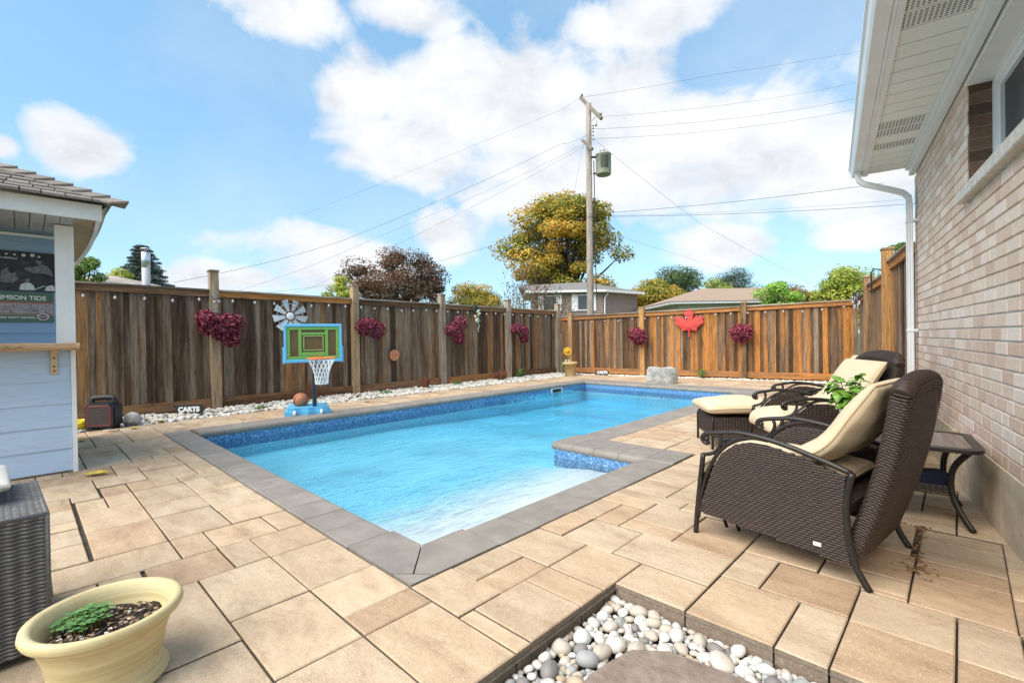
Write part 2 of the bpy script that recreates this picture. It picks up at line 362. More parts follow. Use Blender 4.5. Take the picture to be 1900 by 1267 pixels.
# stones read off the photograph: (x0, x1, y0, y1) in metres
ST = [(-2.28,-1.94,.95,1.285),(-1.94,-1.765,.95,1.285),(-1.765,-1.235,.95,1.285),(-1.575,-1.235,1.29,1.372),(-1.575,-1.235,1.376,1.71),(-1.575,-1.235,1.715,1.89),(-1.94,-1.58,1.29,1.545),
 (-1.94,-1.755,1.55,1.895),(-1.75,-1.58,1.55,1.895),(-1.94,-1.58,1.9,2.25),(-1.575,-1.235,1.9,2.25),(-1.94,-1.765,2.255,2.6),(-1.76,-1.415,2.255,2.6),(-1.94,-1.765,2.605,2.955),(-1.76,-1.585,2.605,2.955),
 (-1.58,-1.235,2.605,2.775),(-1.41,-.885,2.255,2.6),(-1.23,-.885,2.605,2.95),(-1.58,-1.235,2.78,3.13),(-1.94,-1.585,2.96,3.13),(-1.23,-.885,1.985,2.25),(-.88,-.535,1.985,2.4),(-.53,-.355,1.985,2.4),(-.35,-.025,1.985,2.375),(-.02,.33,1.985,2.355),
 (-.88,-.705,2.405,2.75),(-.70,-.355,2.405,2.745),(-.35,-.025,2.38,2.7),(-.02,.16,2.36,2.7),(-.88,-.535,2.755,3.1),(-.53,-.185,2.75,2.915),(-.53,-.185,2.92,3.27),(-.18,.155,2.705,3.09),(-.18,.155,3.095,3.265),(-.18,.155,3.27,3.6),(-.18,.155,3.605,3.775),
 (-2.80,-2.285,.95,1.285),(-3.15,-2.805,.95,1.285),(-3.495,-3.155,1.125,1.285),(-3.495,-3.155,.785,1.12),(-3.845,-3.5,.955,1.285),(-4.365,-3.85,.955,1.285),(-3.15,-2.805,.78,.945),(-3.15,-2.805,.435,.775),(-3.495,-3.155,.61,.78),(-3.495,-3.155,.09,.605),
 (-4.02,-3.5,.265,.605),(-4.53,-4.025,.265,.605),(-4.02,-3.5,.61,.95),(-4.37,-4.025,.61,.955),(-4.88,-4.375,.61,.955),(-4.865,-4.535,.265,.43),(-4.88,-4.535,.435,.605),(-5.2,-4.885,.435,.605),(-5.2,-4.885,.61,.775),
 (-2.80,-2.285,.605,.945),(-2.28,-1.77,.605,.945),(-2.80,-2.115,.265,.6),(-2.11,-1.77,.265,.6),(-1.765,-1.235,.605,.945),(-1.765,-1.235,.265,.6)]
def inreg(x0, x1, y0, y1):       # where paving lies
    cx, cy = (x0 + x1) / 2, (y0 + y1) / 2
    if -8.78 < x0 and x1 < -1.93 and y1 < 1.292: return not (x1 > -1.23 and False)
    if x0 > -1.95 and x1 < -1.22 and y1 < 1.292 : return True
    if x0 > -1.95 and x1 < 1.0 and y0 > 1.27 and y1 < 4.72: return not (x1 > -1.225 and y0 < 1.975)
    if x0 > -2.97 and x1 < 1.0 and y0 > 4.66 and y1 < 12.9: return cy < 12.45 + .167 * (cx + 9.7) - .28
    if x0 > -8.82 and x1 < -7.66 and y0 > 1.28 and y1 < 12.2: return True
    if x0 > -8.82 and x1 < -2.95 and y0 > 10.93: return cy < 12.45 + .167 * (cx + 9.7) - .3
    return False
done = list(ST)
def free(x0, x1, y0, y1): return not any(a < x1 - .01 and b > x0 + .01 and c < y1 - .01 and d > y0 + .01 for a, b, c, d in near)
SH = [(2, 2), (3, 2), (2, 3), (2, 1), (1, 2), (2, 2), (3, 2), (2, 1), (1, 1)]
def fill(xa, xb, ya, yb, ox, oy):
    global near
    i0, i1 = math.floor((xa - ox) / U), math.ceil((xb - ox) / U); j0, j1 = math.floor((ya - oy) / U), math.ceil((yb - oy) / U)
    near = [q for q in done if q[1] > xa - .5 and q[0] < xb + .5 and q[3] > ya - .5 and q[2] < yb + .5]
    for j in range(j0, j1):
        for i in range(i0, i1):
            x, y = ox + i * U, oy + j * U
            opts = random.sample(SH, len(SH)) + [(1, 1)]
            for (a, b) in opts:
                if all(inreg(x + p * U + .003, x + (p + 1) * U - .003, y + q * U + .003, y + (q + 1) * U - .003) for p in range(a) for q in range(b)) and free(x, x + a * U, y, y + b * U):
                    r_ = (x + .003, x + a * U - .003, y + .0025, y + b * U - .0025); done.append(r_); near.append(r_); break
            if False:      # cut stones that fill the rest of a cell beside measured ones
                for (fa, fb) in ((.97, .48), (.48, .97), (.48, .48)):
                    r_ = (x + .004, x + fa * U, y + .004, y + fb * U)
                    if inreg(*r_) and free(*r_): done.append(r_); near.append(r_); break
fill(-8.8, -1.22, -1.9, 1.29, -1.94 - 60 * U, 1.288 - 40 * U)
fill(-1.95, .95, 1.29, 4.7, -1.94, 1.376 - U)
fill(-2.98, .95, 4.68, 13.6, -1.94 - 10 * U, 4.69)
fill(-8.8, -7.7, 1.29, 12.2, -7.70 - 7 * U, 1.288)
fill(-8.8, -2.95, 10.9, 13.4, -7.70 - 7 * U, 10.95)
def patch(xa, xb, ya, yb, mx=.35):
    global near
    near = [q for q in done if q[1] > xa - .6 and q[0] < xb + .6 and q[3] > ya - .6 and q[2] < yb + .6]
    ok = lambda r_: inreg(*r_) and not any(a < r_[1] and b > r_[0] and c < r_[3] and d > r_[2] for a, b, c, d in near)
    y = ya
    while y < yb:
        x = xa
        while x < xb:
            r_ = [x - .012, x + .012, y - .012, y + .012]
            if ok(r_):
                for _ in range(60):
                    grown = False
                    for i, d_ in ((0, -.008), (1, .008), (2, -.008), (3, .008)):
                        t = list(r_); t[i] += d_
                        if (t[1] - t[0] < mx * 1.5) and (t[3] - t[2] < mx) and ok(t): r_ = t; grown = True
                    if not grown: break
                q = (r_[0] - .001, r_[1] + .001, r_[2] - .001, r_[3] + .001); done.append(q); near.append(q)
            x += .035
        y += .035
patch(-6.6, -1.22, -.6, 1.29); patch(-1.95, .6, 1.29, 5.2); patch(-3.0, .4, 4.6, 12.8)
def seen_size(q):
    p = Vector(((q[0] + q[1]) / 2, (q[2] + q[3]) / 2, 0)) - Vector((0, 0, CAMH)); dz = p.dot(fw)
    if dz < .3: return 0
    x = p.dot(rr) / dz
    if abs(x) > 1.25 or p.dot(uu) / dz < -.9: return 0
    return (q[1] - q[0]) * (q[3] - q[2]) / dz ** 3
done = [q for q in done if q[1] - q[0] > .02 and q[3] - q[2] > .02]
done.sort(key=lambda q: -seen_size(q))
pcache = {}
rest = MB()
for k, (x0, x1, y0, y1) in enumerate(done):
    w, h = round(x1 - x0 - .003, 3), round(y1 - y0 - .003, 3); z = random.uniform(-.003, .003)
    if k < 298:
        key = (w, h)
        if key not in pcache: pcache[key] = MB().cbox(-w / 2, w / 2, -h / 2, h / 2, -.085, 0, .005).mesh('paver', M_['paver'])
        link('paver', pcache[key], patio, ((x0 + x1) / 2, (y0 + y1) / 2, z), (random.uniform(-.004, .004), random.uniform(-.004, .004), random.uniform(-.004, .004)))
    else: rest.cbox(x0, x1, y0, y1, -.06, z, .005)
tag(rest.build('outer_pavers', M_['paver'], patio), kind='stuff')

# ---- pebble pit in the foreground and its flagstone
pit = MB().box(-1.26, 1.4, -1.2, 2.02, -.149, -.095)
pebbed = tag(pit.build('pebble_bed', M_['soil']), kind='structure')
def peb_mat(name='pebble_stone'):
    mt, N, b, vec, rnd = nodes(name, .6)
    gi = N.new('ShaderNodeNewGeometry'); rn = N.math('FRACT', N.math('ADD', rnd, gi.outputs['Random Per Island']))
    c = N.ramp(rn, [(0, (.56, .53, .48)), (.30, (.64, .63, .60)), (.46, (.47, .41, .34)), (.58, (.33, .33, .33)), (.68, (.52, .46, .40)), (.80, (.22, .205, .19)), (.89, (.46, .36, .24)), (.94, (.34, .36, .34)), (.97, (.44, .31, .26))], 'CONSTANT')
    v = randvec(N, vec, rn); sp = N.noise(v, 40, 6, .7)
    c = N.mix(1.0, c, N.ramp(sp, [(.25, .72), (.5, 1.0), (.8, 1.08)]), 'MULTIPLY')
    N.l.new(c, b.inputs['Base Color']); bumpto(N, b, N.noise(v, 70, 5, .6), .18, .004); return mt
M_['pebble'] = peb_mat()
def pebmesh(seed, n=10, m=7):
    rs = np.random.default_rng(seed); a = rs.uniform(.8, 1.0); bb = rs.uniform(.58, .85); cc = rs.uniform(.42, .62); e = rs.uniform(-.2, .2); k1, k2 = rs.uniform(0, 6.28, 2)
    mb = MB(); mb.grid(lambda u, v: ((lambda th, ph, q: (a * q * math.cos(th) * math.sin(ph) * (1 + e * math.sin(th)), bb * q * math.sin(th) * math.sin(ph), -cc * q * math.cos(ph)))(2 * math.pi * u, math.pi * v, 1 + .06 * math.sin(2 * 2 * math.pi * u + k1) + .05 * math.sin(3 * math.pi * v + k2))), n, m)
    return mb
PEB = [pebmesh(s).mesh('pebble', M_['pebble'], True) for s in range(12)]
# flagstone
FL = [(-1.00, 1.42), (-.985, 1.53), (-.955, 1.655), (-.84, 1.745), (-.64, 1.775), (-.48, 1.79), (-.30, 1.70), (-.22, 1.45), (-.25, 1.1), (-.45, .85), (-.75, .84), (-.95, 1.05)]
M_['flag'] = mat('brown_flagstone', (.24, .185, .145), .85, vary=.3, nscale=14, bump=1.0, bscale=22)
fl = MB(); fl.prism([(x + random.uniform(-.008, .008), y) for x, y in FL], -.10, -.047)
fl.prism([(-.62 + (x + .62) * .985, 1.33 + (y - 1.33) * .985) for x, y in FL], -.048, -.037)
fso = fl.build('stepping_stone', M_['flag']); tag(fso, 'brown flagstone stepping stone lying in the white pebble pit at the bottom', 'stepping stone')
def infl(x, y):
    c = False; n = len(FL)
    for i in range(n):
        (xa, ya), (xb, yb) = FL[i], FL[(i + 1) % n]
        if (ya > y) != (yb > y) and x < (xb - xa) * (y - ya) / (yb - ya) + xa: c = not c
    return c
peb = []
tries = 0
while len(peb) < 900 and tries < 40000:
    tries += 1
    x, y = random.uniform(-1.225, .35), random.uniform(.75, 1.975); r_ = (random.choice([.032, .037, .044]) if tries < 700 else random.choice([.020, .023, .026, .029]) if tries < 12000 else random.choice([.013, .016, .019])) * random.uniform(.9, 1.1)
    if infl(x, y): continue
    if x - r_ * .8 < -1.235 or y + r_ * .8 > 1.985: continue
    if any((x - a) ** 2 + (y - b) ** 2 < (.76 * (r_ + c)) ** 2 for a, b, c in peb): continue
    peb.append((x, y, r_))
peb.sort(key=lambda p: abs(p[0] + .75) + abs(p[1] - 1.75))
pr = []
for k, (x, y, r_) in enumerate(peb):
    z = -.088 + r_ * .45 + random.uniform(.0, .015); rot = (random.uniform(-.35, .35), random.uniform(-.35, .35), random.uniform(0, 6.28))
    if k < 290: link('pebble', random.choice(PEB), pebbed, (x, y, z), rot).scale = (r_ * 1.15,) * 3
    else: pr.append((x, y, z, r_ * 1.15, rot))
def scatter_mesh(name, items, seeds=6, n=7, m=5, mt=None):
    base = [np.array(pebmesh(s + 40, n, m).v) for s in range(seeds)]; F0_ = np.array(pebmesh(0, n, m).f); Vs = []; Fs = []; o = 0
    for (x, y, z, r_, rot) in items:
        b = random.choice(base) * r_; M3 = np.array(Matrix.Rotation(rot[2], 3, 'Z') @ Matrix.Rotation(rot[0], 3, 'X') @ Matrix.Rotation(rot[1], 3, 'Y'))
        Vs.append(b @ M3.T + np.array((x, y, z))); Fs.append(F0_ + o); o += len(b)
    return npmesh(name, np.concatenate(Vs), np.concatenate(Fs), mt or M_['pebble'], True)
lower = [(random.uniform(-1.225, .6), random.uniform(.5, 1.975), -.088 + random.uniform(0, .018), random.uniform(.014, .024), (random.uniform(-.4, .4), 0, random.uniform(0, 6.3))) for _ in range(2200)]
tag(link('small_pebbles', scatter_mesh('small_pebbles', pr + lower), pebbed), kind='stuff')
# ---- pebble strips along the fences
bed = MB(); bed.add([(-9.75, -1, -.045), (-8.8, -1, -.045), (-8.8, 12.45, -.045), (-9.75, 12.45, -.045)], [(0, 1, 2, 3)])
bed.add([(-9.2, 12.15, -.044), (-1.6, 13.42, -.044), (-1.7, 13.8, -.044), (-9.3, 12.55, -.044)], [(0, 1, 2, 3)])
M_['dirt'] = mat('gravel_bed_dirt', (.16, .13, .10), .95, vary=.3, nscale=20, bump=.5, bscale=60)
tag(bed.build('gravel_strip', M_['dirt']), kind='structure')
st = []
for _ in range(4600):
    y = random.uniform(.3, 12.3); w = .40 + .45 * max(0, 1 - abs(y - 1.6) / 6); x = -9.72 + random.random() * .92
    if x > -8.82: continue
    r_ = random.uniform(.026, .056); st.append((x, y, -.03 + random.uniform(0, .035) + (.02 if x < -9.2 else 0), r_, (random.uniform(-.5, .5), random.uniform(-.5, .5), random.uniform(0, 6.3))))
for _ in range(1500):
    x = random.uniform(-9.2, -1.7); yb = 12.45 + .167 * (x + 9.7); y = yb - random.uniform(.03, .27); r_ = random.uniform(.026, .05)
    st.append((x, y, -.03 + random.uniform(0, .03), r_, (random.uniform(-.5, .5), random.uniform(-.5, .5), random.uniform(0, 6.3))))
def strip_mat():
    mt, N, b, vec, rnd = nodes('white_river_stone', .65)
    gi = N.new('ShaderNodeNewGeometry')
    N.l.new(N.ramp(gi.outputs['Random Per Island'], [(0, (.62, .58, .51)), (.36, (.74, .72, .67)), (.60, (.54, .47, .39)), (.74, (.66, .59, .48)), (.86, (.36, .32, .27)), (.93, (.78, .77, .74))], 'CONSTANT'), b.inputs['Base Color']); return mt
tag(link('white_gravel', scatter_mesh('white_gravel', st, mt=strip_mat())), 'strip of white river stones along the foot of the fences', 'gravel', kind='stuff')

# ---- pool: coping, basin, water, steps
PX0, PX1, PX2, PY0, PY1, PY2 = -7.25, -3.38, -2.285, 1.60, 4.15, 10.35
def coping_mat():
    mt, N, b, vec, rnd = nodes('grey_concrete_coping', .75)
    v = randvec(N, vec, rnd)
    c = N.ramp(N.noise(v, 6, 5, .6), [(.3, (.205, .178, .154)), (.7, (.285, .252, .220))]); c = N.mix(N.ramp(N.noise(v, 240, 2, .5), [(.66, 0), (.72, .4)]), c, (.46, .43, .39))
    tone = N.ramp(rnd, [(0, .93), (1, 1.07)]); N.l.new(N.mix(1.0, c, tone, 'MULTIPLY'), b.inputs['Base Color']); bumpto(N, b, N.noise(v, 200, 4, .6), .25, .004); return mt
M_['coping'] = coping_mat()
coping = tag(MB().add([(-7.8, 1.28, -.08), (-1.94, 1.28, -.08), (-1.94, 1.62, -.08), (-7.8, 1.62, -.08)], [(0, 1, 2, 3)]).build('pool_coping', M_['mortar']), kind='structure')
def stone(L, Wd, t=.085, z=.004, nose=.042):      # long side L along x, nose towards +y edge at y=0, body back to y=-Wd
    prof = [(-Wd + .004, z), (-nose, z)]
    for k in range(1, 7):
        a = math.pi * k / 6; prof.append((-nose + nose * math.sin(a), z - nose + nose * math.cos(a)))
    prof += [(-.05, z - t), (-Wd, z - t), (-Wd, z - .004)]
    n = len(prof); mb = MB(); vs = [(-L / 2, y, zz) for y, zz in prof] + [(L / 2, y, zz) for y, zz in prof]
    return mb.add(vs, [tuple(range(n)), tuple(range(2 * n - 1, n - 1, -1))] + [(i, i + n, (i + 1) % n + n, (i + 1) % n) for i in range(n)])
CW = .42
smesh = {}
def run(p0, p1, inward, Wd, z=.004, L=.305):
    p0, p1, inward = Vector(p0), Vector(p1), Vector(inward); T = (p1 - p0).length; n = max(1, round(T / L)); l = T / n; key = (round(l, 3), Wd, z)
    if key not in smesh: smesh[key] = stone(l - .004, Wd, z=z).mesh('coping_stone', M_['coping'])
    xd = Vector((inward.y, -inward.x, 0))
    for i in range(n):
        c = p0 + (p1 - p0) * ((i + .5) / n); mm = Matrix((xd, inward, Vector((0, 0, 1)))).transposed().to_4x4(); mm.translation = (c.x, c.y, random.uniform(-.001, .001))
        link('coping_stone', smesh[key], coping, M=mm)
run((-7.70, PY0, 0), (PX2 - .305, PY0, 0), (0, 1, 0), .305)
run((PX2, PY0 + .305, 0), (PX2, PY1 + .002, 0), (-1, 0, 0), .335)
run((PX1, PY1, 0), (PX2 + .335, PY1, 0), (0, -1, 0), .50, .010, .30)
run((PX1, PY1 + .502, 0), (PX1, PY2, 0), (-1, 0, 0), .42)
run((PX1 + .42, PY2, 0), (PX0, PY2, 0), (0, -1, 0), .58, .016)
run((PX0, PY2 + .58, 0), (PX0, PY0 + .002, 0), (1, 0, 0), CW, .016)
# mitred corner pieces at the near corner
for pl_c in ([(-.303, -.002), (-.004, -.002), (.246, -.232), (.166, -.302), (-.303, -.302)], [(.002, .002), (.002, .303), (.333, .303), (.333, -.156), (.252, -.226)], [(.254, -.236), (.333, -.166), (.333, -.302), (.178, -.302)]):
    a_ = MB(); a_.prism([(PX2 + x, PY0 + y) for x, y in pl_c], -.06, .0035); a_.build('coping_corner', M_['coping'], coping)

def liner_mat(name, band):
    mt, N, b, vec, rnd = nodes(name, .45)
    sp = N.noise(vec, 46, 3, .75); sp2 = N.noise(N.mapping(vec, (1, 1, 1), (3, 3, 3)), 26, 4, .7)
    if band: c = N.ramp(sp, [(.34, (.008, .03, .13)), (.46, (.03, .115, .33)), (.57, (.11, .28, .53)), (.68, (.5, .66, .80))])
    else: c = N.ramp(sp, [(.30, (.08, .42, .78)), (.42, (.34, .78, .95)), (.56, (.54, .90, .98)), (.70, (.86, .98, .99))])
    c = N.mix(.12, c, N.ramp(sp2, [(.3, (.10, .36, .62)), (.7, (.55, .82, .92))]))
    N.l.new(c, b.inputs['Base Color']); return mt
M_['band'] = liner_mat('pool_liner_border', True); M_['liner'] = liner_mat('pool_liner', False)
ring = [(PX0 - .02, PY0 - .02), (PX2 + .02, PY0 - .02), (PX2 + .02, PY1 + .02), (PX1 + .02, PY1 + .02), (PX1 + .02, PY2 + .02), (PX0 - .02, PY2 + .02)]
def depth(y): return -.39 if y < 4.6 else (-.39 - (y - 4.6) * .035 if y < 7.4 else -.488)      # as it looks through the water
bs = MB(); n = len(ring)
for i in range(n):
    (xa, ya), (xb, yb) = ring[i], ring[(i + 1) % n]
    ys = [0, 1]
    if xa == xb: ys = sorted(set([0, 1] + [((q - ya) / (yb - ya)) for q in (4.6, 7.4) if min(ya, yb) < q < max(ya, yb)]))
    for t0, t1 in zip(ys[:-1], ys[1:]):
        A = (xa + (xb - xa) * t0, ya + (yb - ya) * t0); B = (xa + (xb - xa) * t1, ya + (yb - ya) * t1)
        bs.add([(*A, -.255), (*B, -.255), (*B, depth(B[1])), (*A, depth(A[1]))], [(3, 2, 1, 0)])
xl, xm, xr = ring[0][0], ring[3][0], ring[1][0]
bs.add([(xl, ring[0][1], -.39), (xr, ring[0][1], -.39), (xr, ring[2][1], -.39), (xl, ring[2][1], -.39)], [(0, 1, 2, 3)])
for ya, yb in ((ring[2][1], 4.6), (4.6, 7.4), (7.4, ring[4][1])):
    bs.add([(xl, ya, depth(ya)), (xm, ya, depth(ya)), (xm, yb, depth(yb)), (xl, yb, depth(yb))], [(0, 1, 2, 3)])
basin = tag(bs.build('pool_basin', M_['liner']), kind='structure')
bb = MB()
for i in range(n):
    A, B = ring[i], ring[(i + 1) % n]; bb.add([(*A, -.055), (*B, -.055), (*B, -.255), (*A, -.255)], [(3, 2, 1, 0)])
bb.build('liner_border', M_['band'], basin)
sk = MB(); sk.box(PX0 - .018, PX0 + .006, 8.95, 9.36, -.075, -.06); sk.box(PX0 - .018, PX0 + .006, 8.95, 9.36, -.17, -.158); sk.box(PX0 - .018, PX0 + .006, 8.95, 8.97, -.158, -.075); sk.box(PX0 - .018, PX0 + .006, 9.34, 9.36, -.158, -.075)
so = sk.build('skimmer_frame', M_['white'], basin)
MB().box(PX0 - .016, PX0 - .008, 8.97, 9.34, -.158, -.075).build('skimmer_mouth', M_['black'], basin)
def step_mat():
    mt, N, b, vec, rnd = nodes('white_acrylic_step', .35); sx = N.new('ShaderNodeSeparateXYZ'); N.l.new(vec, sx.inputs[0])
    f = N.math('ADD', N.math('MULTIPLY', N.math('ADD', sx.outputs[0], 3.95), .75), N.math('MULTIPLY', N.math('SUBTRACT', N.noise(N.mapping(vec, (1.6, .8, 1)), 5, 5, .65), .5), .9))     # white fades unevenly into the blue liner print towards its lower end
    sp = N.noise(vec, 46, 3, .75); lin = N.ramp(sp, [(.30, (.08, .42, .78)), (.42, (.34, .78, .95)), (.56, (.54, .90, .98)), (.70, (.86, .98, .99))])
    N.l.new(N.mix(N.ramp(f, [(.1, 0), (.75, 1)]), lin, (.90, .92, .93)), b.inputs['Base Color']); return mt
stp = MB(); x0s, x1s = PX2 + .015, PX2 - 1.9
stp.add([(x0s, PY0 - .01, -.195), (PX2 - .6, PY0 - .01, -.215), (x1s, PY0 - .01, -.386), (x0s, PY0 - .01, -.388), (x0s, PY1 + .01, -.195), (PX2 - .6, PY1 + .01, -.215), (x1s, PY1 + .01, -.386), (x0s, PY1 + .01, -.388)], [(0, 1, 5, 4), (1, 2, 6, 5), (0, 3, 2, 1), (4, 5, 6, 7), (3, 7, 6, 2), (0, 4, 7, 3)])
tag(stp.build('pool_steps', step_mat()), 'white moulded entry ledge under the water at the near end of the pool', 'pool steps')
def water_mat():
    mt = bpy.data.materials.new('pool_water'); mt.use_nodes = True; N = NT(mt.node_tree.nodes, mt.node_tree.links); N.n.clear()
    t = N.new('ShaderNodeTexCoord'); v = t.outputs['Object']
    w1 = N.noise(N.mapping(v, (2.6, .9, 1), (0, 0, 0), (0, 0, .72)), 2.6, 4, .55, 1.2); w2 = N.noise(N.mapping(v, (2.4, 1.0, 1), (2, 4, 0), (0, 0, .95)), 7.0, 4, .6, 1.0); w3 = N.noise(v, .8, 2, .5)
    h = N.math('ADD', w1, N.math('MULTIPLY', w2, .38)); amp = N.ramp(w3, [(.36, .12), (.5, .55), (.66, 1.25)]); h = N.math('MULTIPLY', h, amp)
    bp = N.new('ShaderNodeBump'); bp.inputs['Strength'].default_value = 1.0; bp.inputs['Distance'].default_value = .05; N.l.new(h, bp.inputs['Height'])
    fr = N.new('ShaderNodeFresnel'); fr.inputs['IOR'].default_value = 1.33; N.l.new(bp.outputs[0], fr.inputs['Normal'])
    tr = N.new('ShaderNodeBsdfTransparent'); tr.inputs[0].default_value = (1, 1, 1, 1)
    gl = N.new('ShaderNodeBsdfGlossy'); gl.inputs['Roughness'].default_value = .03; N.l.new(bp.outputs[0], gl.inputs['Normal'])
    ms = N.new('ShaderNodeMixShader'); N.l.new(N.math('MULTIPLY', fr.outputs[0], .8), ms.inputs[0]); N.l.new(tr.outputs[0], ms.inputs[1]); N.l.new(gl.outputs[0], ms.inputs[2])
    va = N.new('ShaderNodeVolumeAbsorption'); va.inputs['Color'].default_value = (.0, .80, .975, 1); va.inputs['Density'].default_value = .62
    o = N.new('ShaderNodeOutputMaterial'); N.l.new(ms.outputs[0], o.inputs[0]); N.l.new(va.outputs[0], o.inputs[1]); return mt
wt = MB(); e = .004
rw = [(ring[0][0] + e, ring[0][1] + e), (ring[1][0] - e, ring[1][1] + e), (ring[2][0] - e, ring[2][1] - e), (ring[3][0] - e, ring[3][1] - e), (ring[4][0] - e, ring[4][1] - e), (ring[5][0] + e, ring[5][1] - e)]
wt.prism(rw, -2.4, WATER)
water = tag(wt.build('pool_water', water_mat()), kind='structure')
# ================================================================== FENCES
def lerp(a, b, t): return a + (b - a) * t
BW = .138
bmesh_ = {}
def board_mesh(w, h, mt, kind):
    key = (round(w, 3), kind)
    if key not in bmesh_:
        mb = MB(); mb.box(-w / 2, w / 2, -.009, .009, -h, 0); bmesh_[key] = mb.mesh('fence_board', mt)
    return bmesh_[key]
def fence(name, label, p0, p1, h0, h1, posts, post_h, side, mboard, mrail, mcap, mpost, gap=.012, cap_axis=0, start=0.0, tilt=.004, steps=None, kick=.16):
    """p0->p1 ground line; side = +1/-1: which local side the rails and posts show on"""
    p0, p1 = Vector((*p0, 0)), Vector((*p1, 0)); L = (p1 - p0).length; xd = (p1 - p0).normalized()
    root = empty(name, p0, math.atan2(xd.y, xd.x)); tag(root, label, 'fence')
    def top(s):
        if steps:
            z = steps[0][1]
            for a, b in steps:
                if s >= a: z = b
            return z
        return lerp(h0, h1, s / L)
    s = start; k = 0
    while s < L - .03:
        w = random.choice([.10, .115, .135, .145] if 'far' not in label else [.085, .10, .11, .13]); z = top(s + w / 2) - .03
        me = board_mesh(w, 2.3, mboard, name)
        o = link('fence_board', me, root, (s + w / 2, side * (-.030 - (.017 if k % 2 else 0)), z + random.uniform(-.01, .004)), (0, random.uniform(-tilt, tilt), 0))
        s += w - gap + random.uniform(-.004, .01); k += 1
    ps = [0] + list(posts) + [L]
    for a, b in zip(ps[:-1], ps[1:]):
        if b - a < .1: continue
        za, zb = top(a + .02), top(b - .02); cap = MB()
        def bar(x0, x1, y0, y1, d0, d1, nm, mt, zfix=None):
            mb = MB(); z0a, z1a = (za - d1, za - d0) if zfix is None else zfix; z0b, z1b = (zb - d1, zb - d0) if zfix is None else zfix
            mb.add([(x0, y0, z0a), (x1, y0, z0b), (x1, y1, z0b), (x0, y1, z0a), (x0, y0, z1a), (x1, y0, z1b), (x1, y1, z1b), (x0, y1, z1a)], [(3, 2, 1, 0), (4, 5, 6, 7), (0, 1, 5, 4), (1, 2, 6, 5), (2, 3, 7, 6), (3, 0, 4, 7)])
            # local origin at the bar's middle keeps the grain different from bar to bar
            return mb.build(nm, mt, root)
        x0, x1 = a + (.072 if a > 0 else 0), b - (.072 if b < L else 0)
        bar(x0, x1, *sorted((side * -.018, side * .022)), .028, .128, 'top_rail', mrail)
        bar(x0, x1, *sorted((side * -.085, side * .058)), -.004, .025, 'cap_board', mcap)
        if kick: bar(x0, x1, *sorted((side * -.018, side * .022)), 0, 0, 'bottom_rail', mrail, (.035, .035 + kick))
    for q, ph in zip(posts, post_h):
        pm = MB(); pm.box(-.07, .07, -.07, .07, -.1, ph); po = pm.build('fence_post', mpost, root, loc=(q, side * .03, 0)); po.rotation_euler = (random.uniform(-.006, .006), random.uniform(-.01, .01), 0)
        MB().cbox(-.083, .083, -.083, .083, ph + .001, ph + .035, .012).build('post_cap', mpost, po)
    return root, xd, L
LF0, LF1 = (-9.78, -.6), (-9.78, 12.45)
fL, _, _ = fence('wooden_fence', 'long weathered grey brown cedar fence running along the left side of the pool', LF0, LF1, 2.175, 2.075, [3.04, 5.74, 8.18, 10.62, 12.98], [2.47, 2.39, 2.33, 2.29, 2.27], -1, M_['woodL'], M_['railX'], M_['capX'], M_['post'])
FFd = Vector((math.cos(R(9.6)), math.sin(R(9.6)), 0)); FF0 = Vector((-9.66, 12.50, 0))
fF, _, _ = fence('wooden_fence', 'orange brown cedar fence across the far end of the pool', (FF0.x, FF0.y), tuple((FF0 + FFd * 7.98).xy), 1.88, 1.985, [.35, 2.75, 5.5], [1.93, 2.03, 2.03], -1, M_['woodF'], M_['railX'], M_['capX'], M_['postF'])
FR0 = FF0 + FFd * 7.98
fR, _, _ = fence('wooden_fence', 'tall orange cedar fence in steep perspective behind the downspout', (FR0.x, FR0.y), (-.42, 7.42), 2.0, 2.2, [2.25, 4.8], [2.28, 2.44], -1, M_['woodF'], M_['railX'], M_['capX'], M_['postF'], steps=[(0, 2.02), (2.25, 2.13), (4.8, 2.27)])

# string lights
def bulbs(name, label, pts, sag, step):
    root = empty(name, pts[0]); tag(root, label, 'string lights'); o = Vector(pts[0]); wire = MB(); bl = MB()
    bm = MB(); bm.lathe([(.006, 0), (.012, -.012), (.013, -.03)], 8); sock = bm.mesh('socket', M_['black'], True)
    gb = MB(); gb.lathe([(.011, -.03), (.021, -.05), (.022, -.066), (.012, -.084), (.002, -.09)], 8); glass = gb.mesh('bulb', M_['clearbulb'], True)
    for a, b in zip(pts[:-1], pts[1:]):
        a, b = Vector(a) - o, Vector(b) - o; L = (b - a).length; n = max(2, round(L / step)); w = []
        for i in range(n * 2 + 1):
            t = i / (n * 2); p = a.lerp(b, t); p.z -= sag * 4 * t * (1 - t) + (.015 * math.sin(i * 2.1)); w.append(p)
            if i % 2 == 1:
                r_ = (random.uniform(-.25, .25), random.uniform(-.25, .25), 0); s_ = link('socket', sock, root, p, r_); link('bulb', glass, s_)
        wire.tube(w, .004, 4)
    wire.build('cord', M_['wire'], root)
bulbs('string_lights', 'string of clear bulbs hung under the cap of the left fence', [(-9.70, .5, 2.03), (-9.64, 2.36, 2.03), (-9.64, 2.52, 2.03), (-9.64, 5.06, 2.01), (-9.64, 7.5, 1.99), (-9.64, 9.95, 1.97), (-9.64, 12.2, 1.97)], .05, .36)
pf = [FF0 + FFd * s - Vector((-FFd.y, FFd.x, 0)) * .09 + Vector((0, 0, z)) for s, z in ((.5, 1.75), (2.66, 1.79), (5.4, 1.84), (7.9, 1.88))]
bulbs('string_lights', 'string of clear bulbs hung under the cap of the far fence', [tuple(p) for p in pf], .05, .40)
rd = (Vector((-.42, 7.42, 0)) - FR0).normalized()
